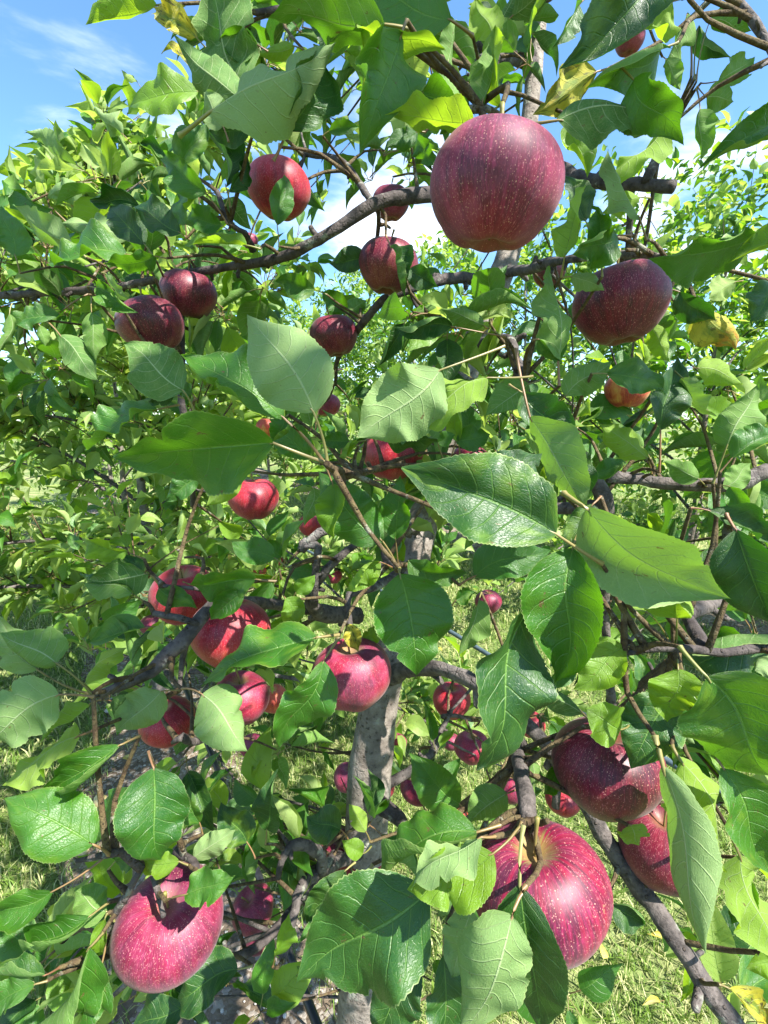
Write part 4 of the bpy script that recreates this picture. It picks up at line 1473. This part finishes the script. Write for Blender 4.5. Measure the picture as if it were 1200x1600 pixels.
# leaves placed one by one: base, tip, apparent width, distance, side turned to us, then details
HL = '''
245 8 137 46 46 .45 u yel bend=.1 fold=20
306 58 236 12 46 .44 t sick fold=25 wave=.5
385 136 310 -40 80 .40 u dark
372 152 277 52 74 .37 u dark bend=-.12 P=400,165
402 70 338 62 52 .40 t leaf fold=8
310 143 192 148 42 .60 t yel bend=-.15
300 108 246 74 22 .60 t sick bend=.3
328 175 523 68 84 .30 u pale bend=.12 arch=.1 rs=1
448 203 522 72 62 .318 t dark bend=-.1
348 196 316 138 44 .33 u pale
390 208 326 205 42 .34 t dark
283 258 322 192 52 .50 t leaf
353 292 328 190 26 .50 t dark
264 252 213 222 20 .55 t dark
322 302 245 248 52 .48 t leaf fold=18 P=355,350
358 300 384 236 22 .50 t dark
218 322 135 302 34 .58 t dark
226 382 166 314 48 .56 t dark fold=10
282 364 205 312 42 .54 t dark P=310,385
290 352 286 288 18 .52 t leaf
346 352 292 344 42 .50 t leaf wave=.3
198 398 62 396 42 .50 t leaf bend=-.08
112 382 17 317 44 .64 u pale bend=-.1
200 368 94 346 42 .66 u pale fold=22
24 400 0 322 38 .60 t leaf
120 258 40 208 20 .85 u pale
142 260 113 190 16 .85 u far
66 286 47 240 14 .85 u far
117 264 58 266 24 .80 u far
82 326 8 266 24 .80 t leaf
192 210 140 170 18 .90 u pale
214 128 190 108 10 .90 u far
130 285 68 306 30 .75 u pale
385 383 285 384 20 .50 t yel
600 38 418 52 72 .30 u leaf bend=.12 rs=1
560 28 694 86 36 .30 t yel bend=-.2 rs=-1
545 -5 500 96 92 .42 t dark
705 32 545 -35 84 .33 t leaf
460 72 396 82 36 .45 u yel
627 54 580 232 82 .285 t leaf bend=.08 fold=6 wave=.3
660 148 739 196 74 .290 t leaf fold=6 wave=.2 bend=-.1
738 192 604 208 36 .283 u yel bend=.18 arch=.02
772 62 742 -14 48 .36 u yel
754 158 770 58 30 .34 u leaf bend=.2
782 166 776 44 50 .35 t yel P=752,172
700 96 716 28 32 .40 u leaf
652 206 604 232 24 .45 t leaf
574 110 572 200 26 .42 u yel
514 205 562 198 24 .55 t leaf
650 215 686 256 26 .55 t leaf
482 290 505 330 20 .60 t leaf
433 352 446 270 42 .515 t leaf P=436,385
1022 -22 878 102 100 .33 t dark bend=-.05
1032 76 925 152 48 .325 t leaf bend=.15
872 188 1040 200 62 .32 u dark bend=-.28 arch=.1
990 124 1060 234 58 .315 t leaf bend=-.15 wave=.2
932 112 834 178 62 .40 u sick
888 194 916 280 48 .40 t yel
882 402 905 284 44 .36 t yel bend=.1
915 345 880 262 32 .40 t dark
1000 342 951 235 38 .37 u pale bend=-.15
1036 202 944 292 38 .40 u yel
1000 308 940 332 30 .42 u yel
965 368 892 398 62 .35 t leaf wave=.35 fold=4
938 400 925 318 40 .36 t leaf
1218 178 1098 262 76 .29 t leaf
1180 370 1012 402 70 .34 t leaf fold=10
1232 362 1148 404 48 .33 t yel
1110 30 1176 48 40 .56 u leaf P=1088,128
1124 126 1182 86 40 .56 u leaf P=1095,130
1104 152 1148 160 38 .56 u leaf P=1090,135
1094 170 1087 250 38 .56 u leaf P=1088,138
1092 40 1136 95 28 .58 t dark P=1085,125
1074 20 1044 110 34 .56 u leaf P=1080,120
1040 92 1062 138 28 .55 u leaf
1052 2 1004 46 72 .38 u yel
905 8 864 78 34 .40 t leaf
1015 -10 960 30 40 .36 u leaf
150 450 213 486 44 .50 t leaf
166 428 197 464 16 .48 u pale bend=.25
242 400 163 412 34 .50 t leaf
286 610 190 536 74 .42 u dark P=302,640
94 524 152 594 48 .50 u dark P=70,500
143 488 148 562 38 .50 u leaf P=143,465
92 490 20 522 30 .52 t leaf P=137,460 bend=.1
15 490 4 562 32 .50 u leaf
62 508 70 540 22 .50 u leaf
442 652 283 542 88 .32 t leaf fold=6 bend=-.06 P=505,722
490 644 372 480 122 .275 u pale bend=.10 fold=2 arch=.08 twist=10 wave=.12 P=511,722 
427 692 182 714 98 .28 t leaf bend=.10 fold=8 rs=1 wave=.12 P=512,724
246 640 124 692 34 .45 t leaf bend=-.2
372 740 320 792 48 .40 u yel
312 746 258 786 38 .42 t leaf
272 618 224 626 20 .44 t dark bend=.2
300 615 276 606 26 .46 t leaf
572 405 514 412 36 .60 t dark P=590,395
610 385 634 462 36 .53 t dark
640 420 684 448 34 .54 t dark
492 452 428 440 38 .65 t leaf
542 490 503 456 38 .74 t leaf
542 490 574 470 34 .76 u leaf
706 510 616 511 50 .45 t dark P=790,526
756 508 688 484 48 .46 u leaf P=792,530
688 578 556 682 112 .30 u pale fold=10 bend=-.08 P=788,541 arch=.08
762 590 634 642 44 .31 u yel bend=-.15 P=832,588
546 690 498 690 28 .40 t leaf wave=.3
560 690 522 720 30 .40 t yel
604 672 702 690 28 .48 t dark
716 690 704 616 42 .46 t yel
712 690 766 678 42 .46 t leaf P=702,735
684 692 712 680 26 .44 t leaf P=702,735
826 600 758 650 50 .45 u leaf
868 834 626 734 150 .265 t dark fold=18 bend=.06 rs=-1 arch=.05 P=940,880 wave=.14
720 772 850 704 84 .29 t dark fold=12
598 846 498 734 78 .35 t leaf P=620,886 fold=10
520 756 524 842 54 .345 t yel fold=20 wave=.25 P=510,730
618 842 624 742 52 .36 t leaf P=622,888 fold=15
445 652 426 690 44 .40 t leaf
482 718 430 648 48 .42 t leaf P=500,725
490 762 474 822 34 .42 u leaf
872 560 862 410 60 .38 u leaf fold=12 rs=-1
842 530 880 566 36 .375 t leaf
892 432 943 456 28 .375 u pale
1062 456 1120 500 46 .42 t dark
1102 484 1150 548 66 .42 u sickred fold=6
1014 510 1048 568 38 .45 u yel
884 618 956 566 48 .42 u leaf P=868,635
948 584 1044 616 48 .40 t leaf bend=-.12
1032 672 1060 558 58 .45 t dark P=1030,738
818 614 898 692 62 .355 t dark fold=10
828 652 906 800 74 .335 u pale bend=-.12 fold=10 P=806,545
880 690 912 786 50 .345 t dark
1136 696 1184 598 86 .38 u leaf P=1114,755
1144 716 1218 660 54 .36 t leaf
1012 716 938 660 38 .48 u yel P=1018,740
1005 700 958 655 36 .50 u leaf
925 742 982 724 38 .46 t leaf
1092 748 1040 722 34 .48 u leaf
1130 762 1176 718 34 .46 u leaf P=1118,756
1140 760 1165 805 36 .44 t leaf P=1120,758
1090 575 1166 600 38 .46 u yel
1066 590 1113 656 28 .44 u pale bend=.2
1150 440 1105 470 40 .50 u far
1218 450 1174 506 54 .38 t dark
230 896 116 900 50 .42 u dark bend=-.15 P=250,918
200 862 118 846 34 .43 t yel bend=.1
206 928 130 904 28 .42 u leaf
248 920 306 950 36 .43 t leaf P=254,914
400 905 284 918 40 .42 t leaf bend=.1
430 872 362 844 44 .44 t leaf
382 925 328 970 46 .42 t leaf
495 996 308 1056 60 .36 t leaf bend=-.10 fold=8 twist=5 P=530,992
88 1036 0 990 82 .33 u leaf fold=8 P=142,1084
58 1046 -10 955 66 .35 u pale P=140,1084
92 1085 -30 1172 92 .30 u pale bend=.1 P=146,1089
132 1068 196 1014 32 .40 u yel bend=-.2 P=148,1084
186 1165 64 1243 74 .32 t leaf P=218,1150
140 1100 68 1165 34 .33 u yel bend=.15
122 1150 8 1234 34 .33 u yel bend=.1
252 1080 184 1142 64 .38 u pale P=281,1079 fold=10
316 1085 386 1176 88 .33 u pale P=284,1076 fold=8 bend=-.06
240 1200 256 1342 100 .30 t leaf fold=8 wave=.14 P=232,1175
146 1320 4 1248 88 .30 t leaf fold=8 P=170,1336
82 1393 -24 1428 54 .32 t leaf fold=20 P=167,1336
140 1432 35 1500 50 .33 t leaf fold=26 P=170,1410
140 1480 48 1618 56 .33 t leaf fold=24
70 1524 -24 1526 36 .32 t dark P=92,1512
54 1538 -14 1584 40 .32 t leaf fold=20
156 1520 98 1612 44 .34 t leaf P=165,1480
166 1424 116 1388 50 .35 u leaf
164 1435 156 1492 36 .345 t yel
205 1232 150 1318 40 .36 t leaf
180 1346 236 1318 30 .35 t leaf
280 1346 216 1350 30 .345 t yel
300 1342 362 1300 44 .40 u pale P=290,1348
290 1398 368 1366 54 .315 t leaf fold=12 wave=.25 P=258,1408
312 1286 294 1230 28 .42 t leaf
386 1316 346 1252 50 .46 t dark
372 1514 272 1562 66 .40 t dark
290 1570 196 1612 50 .42 t dark
440 870 404 850 38 .50 t leaf
594 878 540 926 46 .38 t yel wave=.3 P=618,890 fold=6
638 876 732 902 44 .40 t leaf P=626,888
625 897 648 1062 118 .30 t leaf fold=8 bend=-.08 P=624,888
505 1034 440 1182 66 .335 t leaf fold=12 twist=5 A=.45 P=529,997 rs=1
446 935 462 986 42 .45 t yel
462 926 492 898 26 .45 t yel
544 975 560 1018 28 .46 t sick
566 998 598 975 30 .48 t yel
742 900 862 862 64 .39 t leaf
748 938 714 1022 36 .42 u leaf bend=-.2 P=752,926
832 944 750 1204 112 .275 t dark bend=.08 fold=10 wave=.2 P=880,880
895 857 862 1070 138 .275 t leaf fold=8 bend=-.08 wave=.14 P=905,835
712 938 742 925 34 .44 t leaf
718 1256 644 1178 64 .42 t leaf fold=12 P=737,1277
417 1296 430 1204 44 .50 t dark
532 1296 480 1274 52 .42 t dark P=545,1318
572 1300 545 1256 28 .42 u yel
567 1334 534 1312 30 .42 t yel P=580,1322
918 795 1152 934 92 .265 u pale bend=.16 fold=8 wave=.08 P=880,770
926 788 880 862 60 .30 t dark
1150 828 1212 984 94 .285 t dark
1108 798 1216 852 48 .30 t dark
1058 966 1050 880 88 .30 t yel fold=6 wave=.2 P=1055,1008
1010 956 948 962 48 .35 u yel P=1046,1006
976 1010 894 1076 64 .31 t yel fold=6 P=1042,1011
1060 1046 1040 1130 76 .30 t yel fold=5 wave=.3 P=1058,1018
1105 1058 1220 1236 158 .26 t leaf fold=5 wave=.1 P=1062,1010
1205 1000 1015 998 92 .36 t dark
1052 1090 988 1204 86 .312 t dark
970 1140 914 1108 62 .305 t yel fold=5 P=985,1130
910 1115 832 1072 50 .36 u dark
1224 1030 1178 1048 66 .31 u pale
955 885 1048 882 50 .38 t dark bend=.1
1050 1130 1088 1165 34 .32 u pale
670 1394 455 1546 156 .265 t dark fold=10 wave=.16 bend=.04 arch=.04
746 1300 574 1392 82 .29 t leaf fold=12 bend=.1
770 1334 634 1386 88 .238 t yel fold=6 bend=-.1 P=815,1285
752 1308 634 1370 30 .232 u pale bend=-.15
540 1360 478 1442 66 .33 t dark
560 1378 470 1520 40 .32 t leaf fold=30
736 1424 706 1532 64 .32 u pale fold=6
800 1432 716 1650 100 .225 u pale bend=-.06 fold=6 twist=0 wave=.1
812 1384 838 1640 100 .236 t dark fold=2 bend=-.06 twist=0 A=.42 wave=.06 arch=.03 curl=0 P=818,1290
656 1494 588 1624 80 .33 t dark
692 1490 682 1630 64 .33 t dark fold=10
730 1448 736 1545 56 .35 t dark
430 1492 452 1428 28 .42 t yel
1036 1198 1096 1488 72 .27 u pale bend=-.08 fold=6 twist=0 A=.3 wave=.1
1066 1192 1140 1370 62 .29 u yel bend=-.1
1130 1200 1204 1364 80 .27 t leaf
1150 1350 1140 1442 44 .33 t leaf
1156 1338 1206 1504 54 .31 u yel
1216 1490 1164 1512 48 .33 t yel
1140 1545 1206 1606 36 .32 t sick
955 1414 1006 1446 46 .40 t dark
986 1290 1002 1326 44 .325 u yel
832 1190 836 1256 30 .36 u leaf
876 1194 848 1240 38 .38 t leaf
792 1240 732 1290 64 .36 u leaf
'''
for ln_ in HL.strip().splitlines():
    f = ln_.split()
    kw = {}
    for q in f[8:]:
        k_, v_ = q.split('=')
        if k_ == 'P':
            kw['P'] = tuple(float(c) for c in v_.split(','))
        else:
            kw[k_] = float(v_)
    hero_leaf(float(f[0]), float(f[1]), float(f[2]), float(f[3]), float(f[4]), float(f[5]), f[6], f[7], parent=tree, **kw)

# ------------------------------------------------------------------ apples in front
G1 = 'ripe apples on the nearest tree'
APD = [
    (777, 284, 206, .082, 'apple_bloom', 4, -4, 'largest apple at the top, dusty crimson, hanging before the trunk under curled leaves'),
    (434, 292, 96, .076, 'apple_bright', 0, 8, 'red apple at the upper left with one small leaf standing across its front'),
    (611, 316, 58, .070, 'apple_bloom', 5, 0, 'small dull apple just under the upper branch, left of the largest apple'),
    (606, 414, 90, .076, 'apple_deep', -5, 5, 'dark apple with two leaves drooping over it, below the upper branch'),
    (972, 473, 136, .082, 'apple_deep', 6, -8, 'dark maroon apple at the upper right, seen from below with its eye showing'),
    (521, 524, 74, .074, 'apple_deep', 10, 5, 'dull apple behind a rosette of small leaves, under the forked dark branch'),
    (293, 458, 86, .076, 'apple_deep', 0, 10, 'dark apple tucked behind its neighbour under the long left branch'),
    (234, 506, 96, .077, 'apple_deep', 8, -14, 'red and yellow streaked apple, lower one of the touching pair at the left'),
    (511, 632, 42, .062, 'apple', 0, 8, 'very small red apple beside the big pale upright leaf'),
    (613, 708, 94, .076, 'apple_bright', 0, -4, 'red dotted apple in the centre, above the large folded dark leaf'),
    (396, 779, 76, .072, 'apple_bright', 0, 0, 'small round pinkish apple left of centre, free of leaves'),
    (981, 608, 66, .072, 'apple_orange', 0, 0, 'orange red apple at the right, crossed by a curled blue green leaf'),
    (984, 62, 44, .070, 'apple_bloom', 0, 0, 'pale pink apple peeping out beside the big dark leaf at the top right'),
    (734, 722, 62, .072, 'apple', 0, 0, 'half hidden red apple just above the large folded dark leaf'),
    (487, 820, 42, .066, 'apple_bright', 0, 0, 'small red apple behind leaf stalks over the bent grey twig'),
    (556, 818, 46, .066, 'apple_orange', 0, 0, 'small orange red apple behind the arching grey twig'),
    (287, 930, 100, .078, 'apple_bright', -8, 4, 'pink apple at the left, partly behind the knobbly diagonal branch'),
    (358, 988, 122, .082, 'apple_bright', 6, 6, 'deep red apple left of centre, above the long dark leaf'),
    (375, 1092, 90, .077, 'apple', 0, 0, 'dark red apple beneath the long dark leaf left of centre'),
    (260, 1128, 80, .070, 'apple_bright', 10, 10, 'scarlet apple between two pale hanging leaves at the left'),
    (550, 1054, 124, .082, 'apple', 4, 4, 'bright crimson apple in the centre, hanging in front of the trunk'),
    (426, 1092, 46, .066, 'apple_orange', 0, 0, 'small brownish orange apple between the dark apple and the central one'),
    (393, 1165, 38, .064, 'apple_bloom', 0, 0, 'small pink apple edge showing below the dark red apple'),
    (544, 1215, 46, .068, 'apple_bloom', 0, 0, 'narrow pink apple half behind the left side of the trunk'),
    (600, 1232, 34, .062, 'apple_bright', 0, 0, 'sliver of a light red apple at the right side of the trunk'),
    (655, 1230, 56, .070, 'apple_shiny', 20, 0, 'glossy red apple hanging behind the leaf right of the trunk, over sunlit grass'),
    (706, 1095, 60, .072, 'apple_bright', 0, 0, 'light red apple under the thick branch right of the trunk'),
    (738, 1168, 54, .070, 'apple', 0, 0, 'oval red apple left of the long dark hanging leaf tip'),
    (800, 1228, 56, .072, 'apple_shiny', 0, 0, 'purple red apple behind the stubby spur above the biggest low apple'),
    (830, 1132, 44, .066, 'apple_bright', 0, 0, 'pinkish apple behind the fork of the thick right branch'),
    (712, 1276, 40, .064, 'apple_orange', 0, 0, 'brown red apple low between leaves, right of the trunk'),
    (880, 1250, 52, .068, 'apple_bright', 0, 0, 'red apple hidden behind the right spur, above the biggest low apple'),
    (763, 940, 42, .064, 'apple_shiny', 0, 0, 'small shiny red apple behind the long dark leaf, right of centre'),
    (846, 1400, 206, .083, 'apple_shiny', -6, -6, 'biggest low apple, glossy purple red with green stalk cavity, at the bottom'),
    (953, 1202, 160, .082, 'apple_deep', 0, 0, 'large dark red apple at the right with a round yellowish leaf on it'),
    (1040, 1326, 130, .080, 'apple_deep', 0, -6, 'dark apple behind the long pale hanging leaf at the lower right'),
    (262, 1452, 160, .082, 'apple_bloom', -4, 10, 'large dusty pink apple at the lower left with a stub on its shoulder'),
    (395, 1422, 66, .074, 'apple_bloom', 0, 20, 'mauve apple partly behind leaves right of the dusty pink one'),
    (403, 1470, 40, .062, 'apple_deep', 0, 0, 'small dark apple just below the mauve one'),
    (572, 1362, 76, .074, 'apple_bright', 0, 0, 'bright red apple peeping over the big dark leaf at the bottom'),
    (530, 1330, 70, .072, 'apple_deep', 0, 0, 'dull red apple in shade behind the yellow leaf, left of the trunk foot'),
    (858, 425, 50, .070, 'apple_deep', 0, 0, 'dark apple mostly behind the upright leaf, left of the maroon one'),
    (390, 376, 26, .062, 'apple_bloom', 0, 0, 'tiny pink apple just above the long left branch'),
    (418, 668, 36, .064, 'apple_orange', 0, 0, 'orange apple peeping between the big leaves left of centre'),
    (10, 1378, 30, .066, 'apple_deep', 0, 0, 'far dark apple low at the left edge'),
]
APD = [a for a in APD if a[0] > 15]
AC = []
for (cx, cy, w, dm, mt, tx, ty, lab) in APD:
    z = dm * 0.975 * F / w
    # the outline of a ball away from the middle sits a little outside its centre
    rx, ry = (cx - 600) / F, (800 - cy) / F
    rr = math.hypot(rx, ry)
    al = dm / 2 / (z * math.sqrt(1 + rr * rr))
    th = math.atan(rr)
    for _ in range(4):
        e = (math.tan(th + al) + math.tan(th - al)) / 2 - rr
        th -= e * 0.7
    kf = math.tan(th) / rr if rr > 0.02 else 1
    c = unp(600 + rx * kf * F, 800 - ry * kf * F, z)
    AC.append((c, dm / 2))
    apple_at(c, dm, mt, lab, G1, (tx, ty))

# ------------------------------------------------------------------ rosettes of smaller leaves deeper in the tree
frg = random.Random(77)
fill = []


def clear_of_apples(p):
    """not in front of an apple of the photograph"""
    d = p - EYE
    L = d.length
    for c, r in AC:
        e = c - EYE
        Le = e.length
        if L < Le + 0.02 and (d / L).cross(e / Le).length * Le < r * 1.05 and d.dot(e) > 0:
            return False
    return True


def spur(c, n, ln, spread=1.0):
    ax = Vector((frg.uniform(-1, 1), frg.uniform(-1, 1), frg.uniform(-.4, 1.0))).normalized()
    for q in range(n):
        a = q * 2.4 + frg.uniform(-.4, .4)
        o1 = ax.orthogonal().normalized()
        o2 = ax.cross(o1)
        dr = (ax * frg.uniform(.0, .8) + (o1 * math.cos(a) + o2 * math.sin(a)) * 1.0 + Vector((0, 0, frg.uniform(-.5, .2)))).normalized()
        up = (Vector((0, 0, 1)) + ax * .6 + Vector((frg.uniform(-.5, .5), frg.uniform(-.9, .2), 0))).normalized()
        L = ln * frg.uniform(.7, 1.35)
        p = c + dr * L * .3
        mid = c + dr * L * .8
        if clear_of_apples(mid) and clear_of_apples(p):
            fill.append((p, dr, up, L))
    return c


nodes_np = np.array([tuple(n[0]) for n in NODES])


use_np = np.zeros(len(NODES) + 10)


def to_wood(p, count=False):
    d = ((nodes_np - np.array(tuple(p))) ** 2).sum(1)
    d = d * (1 + 1.2 * use_np[:len(d)])
    i = int(d.argmin())
    d = ((nodes_np - np.array(tuple(p))) ** 2).sum(1)
    if count:
        use_np[max(0, i - 3):i + 4] += 0.5
        use_np[i] += 1.0
    return NODES[i][0], math.sqrt(d[i])


twc = [0]


def twig_to(p, r0=0.0016, r1=0.0011, mx=0.34):
    q, dist = to_wood(p, True)
    if dist < 0.006 or dist > mx:
        return
    back = (p - EYE).normalized() * dist * 0.25
    mid = (p + q) / 2 + back + Vector((frg.uniform(-.1, .1), frg.uniform(-.1, .1), frg.uniform(-.05, .15))) * dist
    twc[0] += 1
    tube('twig', [q, mid, p], [r0 * 1.5, r0, r1], M['shoot'] if dist < .25 else M['bark'], tree, 6, 0.025, 0.12, twc[0], 0.2)


REG = [
    (420, 110, 700, 430, .95, 1.7, 17, 7, .055),
    (430, 430, 790, 720, .75, 1.4, 22, 6, .052),
    (150, 230, 430, 560, .68, 1.2, 22, 7, .062),
    (0, 380, 200, 620, .75, 1.3, 10, 7, .062),
    (840, 410, 1200, 800, .62, 1.2, 26, 6, .058),
    (380, 700, 900, 960, .62, 1.1, 24, 6, .052),
    (860, 850, 1200, 1200, .50, .9, 16, 6, .055),
    (190, 1220, 500, 1600, .52, .85, 16, 6, .055),
    (480, 1270, 900, 1600, .50, .80, 14, 6, .058),
    (1060, 1180, 1200, 1600, .40, .7, 6, 5, .06),
    (220, 880, 460, 1180, .52, .9, 14, 6, .052),
    (640, 1090, 900, 1300, .60, .95, 10, 5, .045),
    (300, 0, 900, 130, .55, 1.1, 22, 6, .062),
    (420, 140, 720, 260, .60, .9, 7, 6, .055),
    (0, 1450, 200, 1640, .42, .6, 6, 5, .06),
    (400, 1110, 560, 1300, .7, .95, 5, 6, .048),
    (640, 470, 830, 760, .52, .68, 9, 6, .055),
    (540, 690, 700, 900, .52, .66, 6, 6, .05),
    (180, 1180, 470, 1420, .50, .8, 9, 6, .055),
    (100, 880, 260, 1100, .6, 1.0, 7, 6, .06),
    (850, 600, 1200, 900, .55, .9, 10, 6, .06),
]
for (x0, y0, x1, y1, z0, z1, n, nl, ln) in REG:
    for i in range(n):
        c = unp(frg.uniform(x0, x1), frg.uniform(y0, y1), frg.uniform(z0, z1))
        spur(c, nl, ln)
        twig_to(c)
# unseen crown added above and beside the frame, set sunward to shade the view
for i in range(120):
    a = frg.uniform(0, 6.283)
    r = 1.25 * math.sqrt(frg.random())
    c = Vector((0.40 + r * math.cos(a), 0.15 + r * math.sin(a), frg.uniform(2.2, 3.1)))
    pr = proj(c)
    if pr and -60 < pr[0] < 1260 and pr[1] > -120:
        continue
    spur(c, 8, .09)
    tpr = proj((c + to_wood(c)[0]) / 2)
    qpr = proj(to_wood(c)[0])
    if not (tpr and -50 < tpr[0] < 1250 and tpr[1] > -50) and (qpr is None or not (-60 < qpr[0] < 1260 and -40 < qpr[1] < 1700)):
        twig_to(c, 0.004, 0.002, 1.2)
for (c_, r_) in AC:
    twig_to(c_ + Vector((0.003, 0.002, r_ * 0.55 + 0.024)), 0.002, 0.0016, 0.3)
for (E, X, tw) in petiole_ends:
    if tw:
        twig_to(E, 0.0018, 0.0013, 0.16)
n_hero = hl_n
put_leaves(tree, fill, ['leaf', 'leaf', 'dark', 'far', 'leaf', 'yel'], max(0, 300 - n_hero), 8)
print('hero leaves', n_hero, 'fill', len(fill), 'objects', len(bpy.data.objects))
